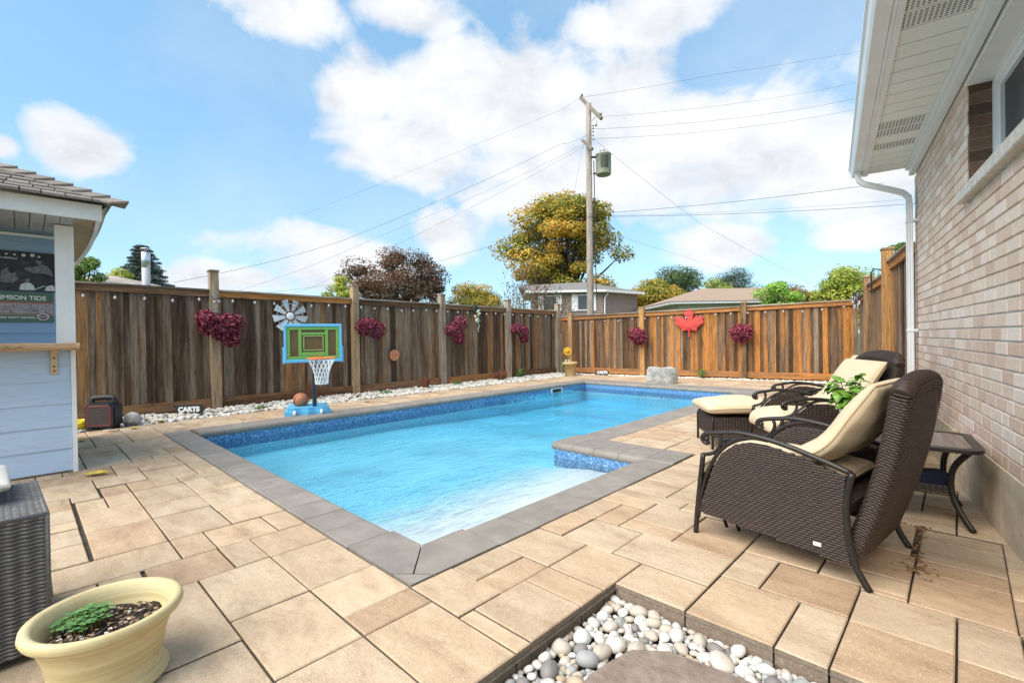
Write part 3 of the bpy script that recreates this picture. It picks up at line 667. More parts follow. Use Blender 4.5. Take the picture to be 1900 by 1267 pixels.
tang = empty('light_bundle', FR0 + rd * .6 + Vector((0, 0, 1.85))); tag(tang, 'tangled bundle of spare string lights hung at the corner of the right fence', 'string lights')
tm = MB()
for k in range(7):
    c = rd * random.uniform(-.2, 1.3) + Vector((-.12, -.05, random.uniform(-.06, .16))); tm.tube([c + Vector((random.uniform(-.03, .03), math.cos(a) * .11, math.sin(a) * random.uniform(.07, .13))) for a in np.linspace(0, 6.2, 14)], .006, 5)
tm.build('cord', M_['wire'], tang)
gb = MB()
for k in range(26): c = rd * random.uniform(-.3, 1.5) + Vector((-.13, -.06, random.uniform(-.14, .16))); gb.ball(c, (.02, .02, .032), 7, 5)
tag(gb.build('bulbs', M_['clearbulb'], tang, True), kind='stuff')
for k in range(2):
    s_ = (2.25, 4.72)[k]; hk = MB(); q = FR0 + rd * s_; hk.tube([(0, 0, 0), (-.10, 0, .02), (-.13, 0, -.05), (-.12, 0, -.32)], .012, 6)
    tag(hk.build('fence_hook', M_['black'], loc=tuple(q + Vector((-.09, -.03, 2.02 + .14 * k)))), ('black iron hook on the middle post of the right fence', 'long black iron hook on the post nearest the downspout')[k], 'hook')

# ================================================================== HOUSE (right)
WA = R(9.5); WD = Vector((-math.sin(WA), math.cos(WA), 0)); WO = Vector((.225, 3.589, 0))
house = empty('brick_house', WO, math.atan2(WD.y, WD.x)); tag(house, 'beige brick house wall with white eaves along the right edge of the patio', 'house')
# local axes: x along the wall (away from camera), y = left of it = out over the patio (towards -X world)
# (local +y is world (-WD.y, WD.x) = towards the pool)
EXT0, EXT1 = -2.6, 3.75; ZB, ZT = .40, 3.03; WX0, WX1, WZ0, WZ1 = -.62, 1.14, 2.235, 2.955
wb = MB(); wb.box(EXT0, EXT1 - .012, -.25, -.012, ZB, WZ0); wb.box(WX1, EXT1 - .012, -.25, -.012, WZ0, 3.1); wb.box(EXT0, WX0, -.25, -.012, WZ0, 3.1); wb.box(WX0, WX1, -.25, -.012, WZ1, 3.1)
wb.box(EXT1 - .3, EXT1 - .013, -7.0, -.25, ZB, 3.1)
wb.build('wall', M_['mortar'], house)
fm = MB(); fm.box(EXT0, EXT1 + .0, -.24, .012, -.2, ZB + .0); fm.build('foundation', mat('parged_foundation', (.60, .49, .35), .92, vary=.25, nscale=5, bump=.45, bscale=45), house)
def brick_mat():
    mt, N, b, vec, rnd = nodes('buff_brick', .85)
    gi = N.new('ShaderNodeNewGeometry'); rn = N.math('FRACT', N.math('ADD', N.math('MULTIPLY', rnd, 7.0), gi.outputs['Random Per Island']))
    c = N.ramp(rn, [(0, (.63, .455, .35)), (.16, (.68, .505, .395)), (.40, (.72, .56, .445)), (.58, (.76, .62, .51)), (.76, (.725, .57, .455)), (.90, (.79, .67, .57)), (1, (.66, .49, .375))], 'CONSTANT')
    v = randvec(N, vec, rn); c = N.mix(1.0, c, N.ramp(N.noise(v, 26, 6, .7), [(.25, .86), (.55, 1.0), (.8, 1.1)]), 'MULTIPLY')
    N.l.new(c, b.inputs['Base Color']); bumpto(N, b, N.noise(v, 140, 5, .65), .4, .004); return mt
M_['brick'] = brick_mat()
CH = .0815
bricks = []
z = ZB + .006; row = 0
while z < ZT - .02:
    h = min(CH - .011, 3.06 - z); x = EXT1 - (.0 if row % 2 else 0.0); first = True
    while x > EXT0:
        l = .105 if (first and row % 2) else random.choice([.215, .215, .215, .215, .105]); first = False
        a, b2 = max(x - l + .0, EXT0), x; x -= l + .010
        if z + h > WZ0 - .01 and z < WZ1 and b2 > WX0 and a < WX1:
            if a < WX1 < b2: a = WX1
            elif a < WX0 < b2: b2 = WX0
            elif a >= WX0 and b2 <= WX1: continue
            if b2 - a < .03: continue
        if WX0 - .1 < (a + b2) / 2 < WX1 + .07 and WZ0 - .13 < z < WZ0 - .004: continue      # sill
        bricks.append((a, b2, z, z + h))
    z += CH; row += 1
def bvis(q):
    p = WO + WD * ((q[0] + q[1]) / 2) + Vector((0, 0, (q[2] + q[3]) / 2 - CAMH)); dz = p.dot(fw)
    if dz < .4: return 0
    x, y = p.dot(rr) / dz, p.dot(uu) / dz
    return 0 if x > 1.12 or abs(y) > .74 else (q[1] - q[0]) / dz ** 3
bricks.sort(key=lambda q: -bvis(q)); bc = {}; br = MB()
for k, (a, b2, z0, z1) in enumerate(bricks):
    key = (round(b2 - a, 2), round(z1 - z0, 3))
    if k < 298:
        if key not in bc: l, h = (b2 - a) / 2, (z1 - z0) / 2; bc[key] = MB().cbox(-l, l, -h, h, -.04, 0, .003, Matrix.Rotation(R(-90), 4, 'X')).mesh('brick', M_['brick'])
        link('brick', bc[key], house, ((a + b2) / 2, random.uniform(-.001, .001), (z0 + z1) / 2))
    else: br.box(a, b2, -.04, random.uniform(-.001, .001), z0, z1)
tag(br.build('far_bricks', M_['brick'], house), kind='stuff')
# end wall bricks round the corner (narrow face only, seen from other places)
# window
jm = mat('dark_brown_brick', (.145, .085, .055), .85, vary=.25, nscale=20, bump=.4, bscale=120, obj_rand=.35)
zz = WZ0
while zz < WZ1 - .02:
    MB().box(WX1 - .004, WX1 + .03, -.20, -.006, zz + .002, min(zz + CH - .002, WZ1)).build('reveal_brick', jm, house); zz += CH
win = MB()
for (x0, x1, z0, z1) in ((WX0, WX1 - .005, WZ1 - .05, WZ1), (WX1 - .065, WX1 - .005, WZ0 + .05, WZ1 - .05), (WX0, WX1 - .005, WZ0, WZ0 + .05), (WX0, WX0 + .05, WZ0 + .05, WZ1 - .05)): win.box(x0, x1, -.20, -.125, z0, z1)
wo_ = win.build('window', M_['white'], house)
f2 = MB()
for (x0, x1, z0, z1) in ((WX0 + .05, WX1 - .066, WZ1 - .085, WZ1 - .051), (WX1 - .10, WX1 - .066, WZ0 + .085, WZ1 - .085), (WX0 + .05, WX1 - .066, WZ0 + .051, WZ0 + .085), (.22, .26, WZ0 + .085, WZ1 - .085)): f2.box(x0, x1, -.185, -.145, z0, z1)
f2.build('sash', M_['white_metal'], wo_)
MB().box(WX0 + .05, WX1 - .08, -.172, -.168, WZ0 + .06, WZ1 - .06).build('insect_screen', M_['glassd'], wo_)
MB().box(WX0, WX1 - .006, -.124, .014, WZ1 - .012, WZ1 + .0).build('window_head', M_['white'], house)
sm = MB(); 
sm.add([(x, y, z) for x in (WX0 - .1, WX1 + .07) for (y, z) in ((-.19, WZ0 - .003), (.055, WZ0 - .035), (.055, WZ0 - .105), (.048, WZ0 - .112), (-.19, WZ0 - .112))], [(0, 1, 2, 3, 4), (9, 8, 7, 6, 5)] + [(i, i + 5, (i + 1) % 5 + 5, (i + 1) % 5) for i in range(5)])
sm.build('window_sill', mat('worn_painted_concrete_sill', (.62, .57, .50), .85, vary=.22, nscale=22, bump=.5, bscale=60), house)
# eaves
SZ = 3.13; OV = .50
MB().box(EXT0, EXT1 - .002, .001, .055, 3.032, SZ - .001).build('frieze_board', M_['white_metal'], house)
MB().box(EXT0, EXT1 + .02, .056, .085, SZ - .024, SZ - .001).build('soffit_trim', M_['white_metal'], house)
x = EXT0; k = 0
slots = MB()
while x < EXT1 - .02:
    w = .202; x1 = min(x + w, EXT1 + .0); b_ = MB(); b_.box(x + .004, x1 - .004, .002, OV - .02, SZ, SZ + .012); b_.build('soffit_panel', M_['soffit'], house)
    if k % 10 in (3, 4) or k == 26:
        for i in range(7):
            for j in range(14): slots.box(x + .022 + i * .024, x + .032 + i * .024, .11 + j * .026, .122 + j * .026 + .004, SZ - .0015, SZ - .0005)
    x += w; k += 1
tag(slots.build('vent_slots', mat('vent_slot_dark', (.12, .12, .115), .9), house), kind='stuff')
MB().box(EXT0, EXT1, .0, OV - .021, SZ + .013, SZ + .02).build('soffit_backing', M_['black'], house)
MB().box(EXT0, EXT1 + .03, OV - .02, OV + .0, SZ - .012, SZ + .16).build('fascia', M_['white_metal'], house)
MB().box(EXT0, EXT1 + .025, OV - .062, OV - .021, SZ - .016, SZ - .001).build('fascia_lip', M_['white_metal'], house)
gu = MB(); gp = [(OV + .002, SZ + .13), (OV + .002, SZ - .0), (OV + .085, SZ - .0), (OV + .10, SZ + .03), (OV + .112, SZ + .085), (OV + .128, SZ + .10), (OV + .128, SZ + .128), (OV + .12, SZ + .128), (OV + .12, SZ + .105), (OV + .10, SZ + .088), (OV + .088, SZ + .035), (OV + .078, SZ + .01), (OV + .012, SZ + .01), (OV + .012, SZ + .13)]
n = len(gp); gu.add([(xx, y, z) for xx in (EXT0, EXT1 + .06) for y, z in gp], [tuple(range(n)), tuple(range(2 * n - 1, n - 1, -1))] + [(i, i + n, (i + 1) % n + n, (i + 1) % n) for i in range(n)])
gu.build('gutter', M_['white_metal'], house)
MB().box(EXT1 + .061, EXT1 + .064, OV + .002, OV + .128, SZ + .0, SZ + .128).build('gutter_end', M_['white_metal'], house)
rf = MB(); rf.add([(EXT0, OV + .03, SZ + .165), (EXT1 + .05, OV + .03, SZ + .165), (EXT1 + .05, -3.5, SZ + 1.7), (EXT0, -3.5, SZ + 1.7), (EXT0, OV + .03, SZ + .185), (EXT1 + .05, OV + .03, SZ + .185), (EXT1 + .05, -3.5, SZ + 1.72), (EXT0, -3.5, SZ + 1.72)], [(0, 1, 2, 3), (7, 6, 5, 4), (0, 4, 5, 1), (1, 5, 6, 2), (2, 6, 7, 3), (3, 7, 4, 0)])
rf.build('roof', mat('asphalt_shingle', (.10, .09, .085), .95, vary=.3, nscale=60), house)
# downspout: ribbed rectangular pipe
DX = 3.60
def pipe(pts, w=.075, d=.055, ribs=True):
    mb = MB(); prof = []
    for (cx, cy, ax_, n_) in ((0, 1, 0, 7), (1, 0, 1, 5), (0, -1, 0, 7), (-1, 0, 1, 5)):
        for i in range(n_):
            t = -1 + 2 * i / n_; inn = .9 if (i % 2 and ribs) else 1.0
            if ax_ == 0: prof.append((t * cy * w / 2, cy * d / 2 * inn))
            else: prof.append((cx * w / 2 * inn, -t * cx * d / 2))
    n = len(prof); vs = []
    for i, (p, dn) in enumerate(pts):
        z_ = Vector(dn).normalized(); x_ = Vector((1, 0, 0)); y_ = z_.cross(x_)
        vs += [Vector(p) + x_ * a + y_ * b for a, b in prof]
    fs = [(i * n + j, i * n + (j + 1) % n, (i + 1) * n + (j + 1) % n, (i + 1) * n + j) for i in range(len(pts) - 1) for j in range(n)]
    return mb.add(vs, fs + [tuple(range(n - 1, -1, -1)), tuple(range((len(pts) - 1) * n, len(pts) * n))])
el = [((DX, OV + .045, SZ + .02), (0, 0, -1)), ((DX, OV + .045, SZ - .04), (0, 0, -1)), ((DX, OV + .03, SZ - .10), (0, -.5, -.85)), ((DX, OV - .02, SZ - .15), (0, -.9, -.45)), ((DX, .22, SZ - .27), (0, -.9, -.45)), ((DX, .12, SZ - .32), (0, -.9, -.5)), ((DX, .072, SZ - .38), (0, -.4, -.9)), ((DX, .066, SZ - .46), (0, 0, -1))]
ds = pipe(el).build('downspout_elbow', M_['white_metal'], house)
pipe([((DX, .066, SZ - .45), (0, 0, -1)), ((DX, .066, .16), (0, 0, -1))], .079, .058).build('downspout', M_['white_metal'], house)
pipe([((DX, .066, .17), (0, 0, -1)), ((DX, .066, .10), (0, 0, -1)), ((DX, .085, .06), (0, .5, -.8)), ((DX, .14, .03), (0, .95, -.3))], .084, .062).build('downspout_shoe', M_['white_metal'], house)
for zz in (2.46, 1.2): MB().box(DX - .046, DX + .046, .0, .1, zz, zz + .03).build('downspout_strap', M_['white_metal'], house)
cp = MB(); cp.tube([(3.36, .045, -.05), (3.36, .045, .42), (3.36, .03, .46)], .017, 10); tag(cp.build('conduit_pipe', mat('grey_conduit', (.33, .34, .34), .5, .3), house, True))

# ================================================================== BAR HUT (left)
hut = empty('bar_hut', (-6.1, .36, 0)); tag(hut, 'pale blue garden bar hut with white trim and shake roof at the left edge', 'hut')
def sid_mat(name, c):
    mt, N, b, vec, rnd = nodes(name, .7); v = randvec(N, vec, rnd); gr = N.noise(N.mapping(v, (1, 1.2, 16)), 4, 6, .65, .5)
    N.l.new(N.mix(1.0, c, N.ramp(gr, [(.25, .86), (.5, 1), (.75, 1.07)]), 'MULTIPLY'), b.inputs['Base Color']); bumpto(N, b, gr, .3, .006); return mt
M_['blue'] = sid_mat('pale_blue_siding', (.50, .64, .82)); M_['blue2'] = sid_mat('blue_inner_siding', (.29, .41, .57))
def siding(y0, y1, x, z0, z1, h, mt, nm='siding_board'):
    z = z0
    while z < z1 - .01:
        t = min(z + h, z1); mb = MB(); mb.add([(x + .014, y0, z), (x + .014, y1, z), (x + .004, y1, t + .004), (x + .004, y0, t + .004), (x - .01, y0, z), (x - .01, y1, z), (x - .01, y1, t), (x - .01, y0, t)], [(0, 1, 2, 3), (4, 7, 6, 5), (0, 4, 5, 1), (3, 2, 6, 7), (0, 3, 7, 4), (1, 5, 6, 2)])
        zc = (z + t) / 2
        for i, vtx in enumerate(mb.v): mb.v[i] = (vtx[0], vtx[1], vtx[2] - zc)
        mb.build(nm, mt, hut, loc=(0, 0, zc)); z = t
siding(-1.9, -.036, 0, .02, 1.15, .21, M_['blue'])
MB().box(-2.2, -.012, -1.9, -.02, -.02, .018).build('floor', M_['post'], hut)
MB().box(-.02, .03, -.034, 0, .0, 1.15).build('corner_trim', M_['white'], hut)
MB().box(-.10, -.0, -.125, 0.0, 1.15, 2.32).build('corner_post', M_['white'], hut)
MB().box(-.06, .004, -.026, .006, 1.151, 2.32).build('corner_bead', M_['white'], hut)
MB().box(-2.2, -.021, -.02, .0, 0, 1.15).build('side_wall', M_['blue'], hut)
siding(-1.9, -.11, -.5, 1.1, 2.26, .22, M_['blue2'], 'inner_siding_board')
MB().box(-.53, -.485, -1.9, -.10, 2.262, 2.285).build('inner_trim', M_['white'], hut)
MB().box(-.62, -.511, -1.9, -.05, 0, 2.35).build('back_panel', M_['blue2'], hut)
MB().box(-.70, .435, -1.9, .12, 2.352, 2.362).build('ceiling_deck', M_['post'], hut)
y = -1.9; cgrey = mat('grey_ceiling_board', (.36, .355, .34), .8, vary=.1, nscale=8, stretch=(1, 6, 1), obj_rand=.1)
while y < -.05:
    MB().box(-.62, .42, y + .003, y + .092, 2.33, 2.345).build('ceiling_board', cgrey, hut); y += .095
# counter shelf: live edge plank
sh = MB(); N_ = 40
def shp(u, v):
    a = 2 * math.pi * v; yy = -1.9 + u * 1.915; w = .15 + .012 * math.sin(yy * 9) + .006 * math.sin(yy * 23); zz_ = .033 + .003 * math.sin(yy * 13)
    return (.13 + w * max(-1, min(1, 1.25 * math.cos(a))), yy, 1.185 + zz_ * max(-1, min(1, 1.3 * math.sin(a))))
sh.grid(shp, N_, 14); sh.add([shp(1, j / 14) for j in range(14)], [tuple(range(14))])
sh.build('counter_shelf', wood('shelf_wood', (.47, .31, .19), (.34, .21, .12), (.55, .36, .20), .5, axis=1), hut, True)
bk = MB(); bk.box(.015, .03, -.17, -.125, .93, 1.15); bk.box(.03, .2, -.17, -.125, 1.135, 1.151); bk.build('shelf_bracket', mat('brass_bracket', (.62, .45, .25), .45, .5), hut)
scr = MB()
for zz in (.96, 1.0, 1.08): scr.ball((.031, -.147, zz), .008, 8, 5)
scr.build('bracket_screws', M_['black'], hut)
# eaves: fascia boards, soffit, shake roof
MB().box(.442, .477, -1.9, .170, 2.315, 2.454).build('fascia', M_['white'], hut)
sf = MB()
NP = 14
def eave(t): return (.44 - 2.9 * t, .135 + .05 * math.sin(math.pi * t * .9), 2.452 - .05 * t - .03 * t * t)
for i in range(NP):
    a, b2 = eave(i / NP), eave((i + 1) / NP); sf.add([(a[0], a[1], a[2] - .12), (b2[0], b2[1], b2[2] - .12), (b2[0], b2[1] + .03, b2[2] - .12), (a[0], a[1] + .03, a[2] - .12), (a[0], a[1], a[2]), (b2[0], b2[1], b2[2]), (b2[0], b2[1] + .03, b2[2]), (a[0], a[1] + .03, a[2])], [(3, 2, 1, 0), (4, 5, 6, 7), (0, 1, 5, 4), (2, 3, 7, 6)])
sf.build('side_fascia', M_['white_metal'], hut)
so = MB()
for i in range(NP):
    a, b2 = eave(i / NP), eave((i + 1) / NP); so.add([(a[0], a[1] + .031, a[2] - .04), (b2[0], b2[1] + .031, b2[2] - .04), (b2[0], b2[1] + .085, b2[2] + .02), (a[0], a[1] + .085, a[2] + .02)], [(0, 1, 2, 3)])
    so.add([(a[0], a[1] - .001, a[2] - .10), (b2[0], b2[1] - .001, b2[2] - .10), (b2[0], b2[1] - .14, b2[2] - .085), (a[0], a[1] - .14, a[2] - .085)], [(0, 1, 2, 3)])
so.build('side_soffit', mat('tan_plywood', (.36, .27, .17), .85, vary=.2, nscale=30), hut)
rs_ = .47; shk = mat('grey_cedar_shake', (.215, .19, .165), .9, vary=.3, nscale=12, stretch=(1, 9, 9), bump=.5, bscale=30, obj_rand=.22)
EX, EY, EZ = .56, .235, 2.455     # eave corner of the hip
deck = MB(); deck.add([(EX, -1.9, EZ), (EX, EY, EZ), (EX - 1.5, EY - 1.5, EZ + 1.5 * rs_), (EX - 1.5, -1.9, EZ + 1.5 * rs_)], [(0, 1, 2, 3)]); deck.add([(EX, EY, EZ), (EX - 3.0, EY, EZ), (EX - 1.5, EY - 1.5, EZ + 1.5 * rs_)], [(0, 1, 2)])
rfo = deck.build('roof', shk, hut)
for c in range(8):
    k0 = c * .115; y = -1.9
    while y < EY - k0 - .03:
        w = random.uniform(.11, .19); y1 = min(y + w, EY - k0 - .01)
        if y > -1.0:
            mb = MB(); x0 = EX + .03 - k0; x1 = x0 - .20; z0 = EZ + .012 + (k0 - .03) * rs_; z1 = z0 + .20 * rs_ - .005; t0 = random.uniform(.018, .026)
            mb.add([(x0, y + .004, z0), (x0, y1 - .004, z0), (x1, y1 - .004, z1), (x1, y + .004, z1), (x0, y + .004, z0 + t0), (x0, y1 - .004, z0 + t0), (x1, y1 - .004, z1 + .006), (x1, y + .004, z1 + .006)], [(3, 2, 1, 0), (4, 5, 6, 7), (0, 1, 5, 4), (1, 2, 6, 5), (2, 3, 7, 6), (3, 0, 4, 7)])
            mb.build('shake', shk, rfo)
        y = y1 + .002
for c in range(11):       # hip caps
    k0 = c * .115 - .05; mb = MB(); x0, y0, z0 = EX - k0 + .02, EY - k0 + .02, EZ + .045 + k0 * rs_; l = .18
    mb.add([(x0 + .02, y0 - .10, z0 - .02), (x0 + .035, y0 + .035, z0 + .012), (x0 - .10, y0 + .02, z0 - .02), (x0 - l + .01, y0 - l - .10, z0 + l * rs_ - .035), (x0 - l, y0 - l, z0 + l * rs_ - .012), (x0 - l - .10, y0 - l + .01, z0 + l * rs_ - .035)] , [(0, 1, 4, 3), (1, 2, 5, 4)])
    mb.add([(p[0], p[1], p[2] - .016) for p in mb.v[:6]], [(3, 4, 1, 0), (4, 5, 2, 1), (0, 1, 7 - 6, 0)][:2])
    nv = 6; mb.f += [(0, 6, 7, 1), (1, 7, 8, 2), (2, 8, 11, 5), (3, 9, 6, 0)]
    mb.build('hip_shake', shk, rfo)
# posters on the inner wall
px_ = -6.6 + .022
p1_ = empty('boxing_poster', (px_, .255, 2.11)); tag(p1_, 'black and white boxing photograph poster, upper one inside the hut', 'poster')
def flat(y0, y1, z0, z1, x=0.0): return MB().add([(x, y0, z0), (x, y1, z0), (x, y1, z1), (x, y0, z1)], [(0, 1, 2, 3)])
def bw_mat():
    mt, N, b, vec, rnd = nodes('boxing_print', .45)
    n_ = N.noise(N.mapping(vec, (1, 5, 8)), 2.0, 5, .6, .5); N.l.new(N.ramp(n_, [(.35, (.008, .008, .008)), (.6, (.03, .03, .03)), (.8, (.09, .09, .09))]), b.inputs['Base Color']); return mt
MB().box(-.012, 0, -.95, 0, -.385, 0).build('sheet', bw_mat(), p1_)
gry = mat('print_grey', (.16, .155, .15), .5, vary=.5, nscale=30); lgt = mat('print_light', (.62, .61, .59), .5, vary=.2, nscale=40); drk = mat('print_dark', (.012, .012, .012), .5)
def blob(pts, x, mt, nm, par): 
    mb = MB(); mb.add([(x, a, b) for a, b in pts], [tuple(range(len(pts)))]); return mb.build(nm, mt, par)
def ell(cy, cz, ry, rz, n=16): return [(cy + ry * math.cos(2 * math.pi * i / n), cz + rz * math.sin(2 * math.pi * i / n)) for i in range(n)]
for k, (cy, cz, r_) in enumerate(((-.335, -.035, .009), (-.28, -.035, .009), (-.22, -.035, .015), (-.16, -.03, .016), (-.115, -.04, .01))): blob(ell(cy, cz, r_, r_), .0012, lgt, 'printed_light', p1_)
blob([(-.02, -.23), (-.03, -.17), (-.06, -.125), (-.10, -.115), (-.13, -.13), (-.17, -.15), (-.19, -.19), (-.15, -.205), (-.08, -.20)], .0012, gry, 'printed_figure', p1_)
blob(ell(-.115, -.085, .022, .03), .0016, gry, 'printed_figure', p1_); blob(ell(-.11, -.066, .024, .014), .0020, drk, 'printed_figure', p1_)
blob(ell(-.185, -.165, .032, .02), .0016, gry, 'printed_figure', p1_)
blob([(-.38, -.30), (-.37, -.20), (-.33, -.165), (-.28, -.20), (-.26, -.27), (-.30, -.31)], .0012, gry, 'printed_figure', p1_); blob(ell(-.30, -.185, .025, .03), .0016, drk, 'printed_figure', p1_)
blob([(-.255, -.372), (-.245, -.32), (-.215, -.30), (-.18, -.30), (-.155, -.325), (-.145, -.372)], .0016, lgt, 'printed_figure', p1_); blob(ell(-.197, -.278, .016, .021), .0020, gry, 'printed_figure', p1_)
blob([(-.08, -.372), (-.07, -.33), (-.03, -.31), (-.008, -.33), (-.006, -.372)], .0016, lgt, 'printed_figure', p1_)
blob([(-.145, -.355), (-.08, -.32), (-.08, -.328), (-.145, -.365)], .0012, lgt, 'printed_rope', p1_)
PM = Matrix(((0, 0, 1, 0), (1, 0, 0, 0), (0, 1, 0, 0), (0, 0, 0, 1)))      # text x->+y, text y->+z, faces +x
def pmat(y, z, x=.0025): mm = PM.copy(); mm.translation = (x, y, z); return mm
text('lettering', 'IN MANILLA', .022, lgt, p1_, pmat(-.262, -.072), .0004, .0006, 'RIGHT')
p2_ = empty('football_poster', (px_, .235, 1.715)); tag(p2_, 'green football team poster reading CRIMSON TIDE, lower one inside the hut', 'poster')
def ft_mat():
    mt, N, b, vec, rnd = nodes('team_photo_print', .5); sx = N.new('ShaderNodeSeparateXYZ'); N.l.new(vec, sx.inputs[0])
    z_ = N.math('DIVIDE', sx.outputs[2], -.29)
    bg_ = N.ramp(z_, [(0, (.09, .17, .10)), (.30, (.12, .22, .11)), (.32, (.45, .08, .07)), (.36, (.42, .35, .28)), (.40, (.13, .10, .08)), (.70, (.16, .12, .09)), (.72, (.40, .25, .16)), (.76, (.10, .17, .12)), (1, (.09, .13, .13))], 'CONSTANT')
    sp = N.noise(vec, 75, 3, .7, out='Color'); vo = N.new('ShaderNodeTexVoronoi'); vo.inputs['Scale'].default_value = 70; N.l.new(vec, vo.inputs['Vector'])
    hs = N.new('ShaderNodeHueSaturation'); hs.inputs['Saturation'].default_value = .35; N.l.new(vo.outputs['Color'], hs.inputs['Color']); crowd = N.mix(.5, (.24, .07, .055), hs.outputs[0]); cm = N.ramp(z_, [(0, 0), (.395, 0), (.40, .8), (.70, .8), (.705, 0)], 'LINEAR')
    c = N.mix(cm, bg_, crowd); c = N.mix(.25, c, N.mix(1.0, c, sp, 'MULTIPLY')); N.l.new(c, b.inputs['Base Color']); return mt
MB().box(-.012, 0, -.95, 0, -.29, 0).build('sheet', ft_mat(), p2_)
cream = mat('print_cream', (.78, .74, .66), .5)
text('lettering', 'CRIMSON TIDE', .057, cream, p2_, pmat(-.05, -.055), .0004, .0015, 'RIGHT')
text('lettering', 'SENIOR VARSITY FOOTBALL', .021, cream, p2_, pmat(-.125, -.245), .0004, .0008, 'RIGHT')
blob(ell(-.075, -.235, .043, .034, 24), .0012, mat('print_pink', (.70, .50, .48), .5), 'emblem', p2_); e2 = blob(ell(-.075, -.235, .030, .023, 24), .0018, mat('print_maroon', (.06, .015, .02), .5), 'emblem', p2_)
text('emblem_letters', 'NSH', .024, cream, p2_, pmat(-.075, -.235, .0026), .0003, .0004)
# ================================================================== WICKER FURNITURE
def wicker_mat(name, dark, lite):
    mt, N, b, vec, rnd = nodes(name, .55)
    c = N.ramp(N.noise(N.mapping(vec, (9, 9, 60)), 3.0, 4, .6), [(.3, dark), (.7, lite)])
    N.l.new(c, b.inputs['Base Color']); return mt
M_['wick'] = wicker_mat('brown_resin_wicker', (.020, .012, .009), (.068, .042, .031))
M_['wickg'] = wicker_mat('grey_resin_wicker', (.075, .07, .068), (.19, .18, .175))
def weave(rows, closed=False, wid=.0105, period=.030, amp=.0025, thick=.0028, res=4):
    """rows: list of (points Nx3 polyline, normals Nx3, upvec Nx3); each becomes an over-under ribbon"""
    Vs, Fs, o = [], [], 0
    for k, (P, Nn, Uv) in enumerate(rows):
        P = np.asarray(P, float); d = np.r_[0, np.cumsum(np.linalg.norm(np.diff(P, axis=0), axis=1))]; L = d[-1]
        n = max(2, int(round(L / period * res))); t = np.linspace(0, L, n + 1)
        I = lambda A: np.stack([np.interp(t, d, np.asarray(A)[:, i]) for i in range(3)], 1)
        p, nn, uv = I(P), I(Nn), I(Uv)
        off = amp * np.sin(2 * np.pi * t / period + (np.pi if k % 2 else 0)); q = p + nn * off[:, None]
        w = wid / 2
        prof = [(-w, -thick * .4), (-w * .55, thick * .6), (w * .55, thick * .6), (w, -thick * .4)]
        V = np.stack([q + uv * a + nn * b for a, b in prof], 1).reshape(-1, 3); m_ = len(prof)
        i = np.arange(n)[:, None] * m_ + np.arange(m_ - 1)[None]; i = i.ravel() + o
        Fs.append(np.stack([i, i + m_, i + m_ + 1, i + 1], 1)); Vs.append(V); o += len(V)
    return np.concatenate(Vs), np.concatenate(Fs)
def pillow(path, width, thick, nu=22, nv=18, p=5.0, crown=.25, t0=0.0, wrinkle=.004, seed=1):
    """cushion swept along path [(s,z)...] in the s-z plane, spanning t0..t0+width; returns MB and piping loops"""
    pts = spline([(a, 0, b) for a, b in path], 8); d = [0]
    for a, b in zip(pts[:-1], pts[1:]): d.append(d[-1] + (b - a).length)
    def at(u):
        x = u * d[-1]
        for i in range(len(d) - 1):
            if d[i + 1] >= x - 1e-9:
                f = (x - d[i]) / max(1e-9, d[i + 1] - d[i]); q = pts[i].lerp(pts[i + 1], f); tg = (pts[i + 1] - pts[i]).normalized(); return q, Vector((-tg.z, 0, tg.x))
        return pts[-1], Vector((0, 0, 1))
    rs = np.random.default_rng(seed); ph = rs.uniform(0, 6.28, 6)
    def edge(u): return max(0.0, 1 - abs(2 * u - 1) ** p) ** (1 / p)
    mb = MB()
    ul = [(.5 - .5 * math.cos(math.pi * i / nu)) for i in range(nu + 1)]; vl = [(.5 - .5 * math.cos(math.pi * i / nv)) for i in range(nv + 1)]
    for sgn in (1, -1):
        vs = []
        for u in ul:
            q, nn = at(u)
            for v in vl:
                e_ = min(edge(u), edge(v)) if False else edge(u) * edge(v); inset = .012 * (1 - e_)
                bul = thick * .5 * (e_ * (1 - crown) + crown * 4 * min(u * (1 - u), .25) ** .5 * 2 * (v * (1 - v)) ** .5 * .5 * 2)
                bul = thick * .5 * e_ * (1 - crown + crown * math.sin(math.pi * v) * math.sin(math.pi * min(max(u, .0), 1)))
                w_ = wrinkle * e_ * (math.sin(9 * u + 4 * v + ph[0]) + .7 * math.sin(17 * v + 5 * u + ph[1]) + .5 * math.sin(23 * u - 7 * v + ph[2]))
                vs.append(q + nn * sgn * (bul + (w_ if sgn > 0 else 0)) + Vector((0, t0 + width * v, 0)))
        m_ = nv + 1; f = [(i * m_ + j, (i + 1) * m_ + j, (i + 1) * m_ + j + 1, i * m_ + j + 1) for i in range(nu) for j in range(nv)]
        mb.add(vs, f if sgn > 0 else [tuple(reversed(x)) for x in f])
    loop = [at(u)[0] + Vector((0, t0, 0)) for u in ul] + [at(1)[0] + Vector((0, t0 + width * v, 0)) for v in vl[1:]] + [at(u)[0] + Vector((0, t0 + width, 0)) for u in reversed(ul[:-1])] + [at(0)[0] + Vector((0, t0 + width * v, 0)) for v in reversed(vl[1:-1])]
    return mb, loop
CHW = .70       # seat width between arm planes
PAN = [(.836, .139), (.80, .27), (.755, .40), (.699, .512), (.62, .575), (.54, .602), (.45, .602), (.303, .573), (.086, .513), (.098, .40), (.095, .25), (.068, .092)]
def span(z):
    xs = []
    n = len(PAN)
    for i in range(n):
        (a, za), (b, zb) = PAN[i], PAN[(i + 1) % n]
        if (za > z) != (zb > z): xs.append(a + (b - a) * (z - za) / (zb - za))
    return (min(xs), max(xs)) if len(xs) >= 2 else None
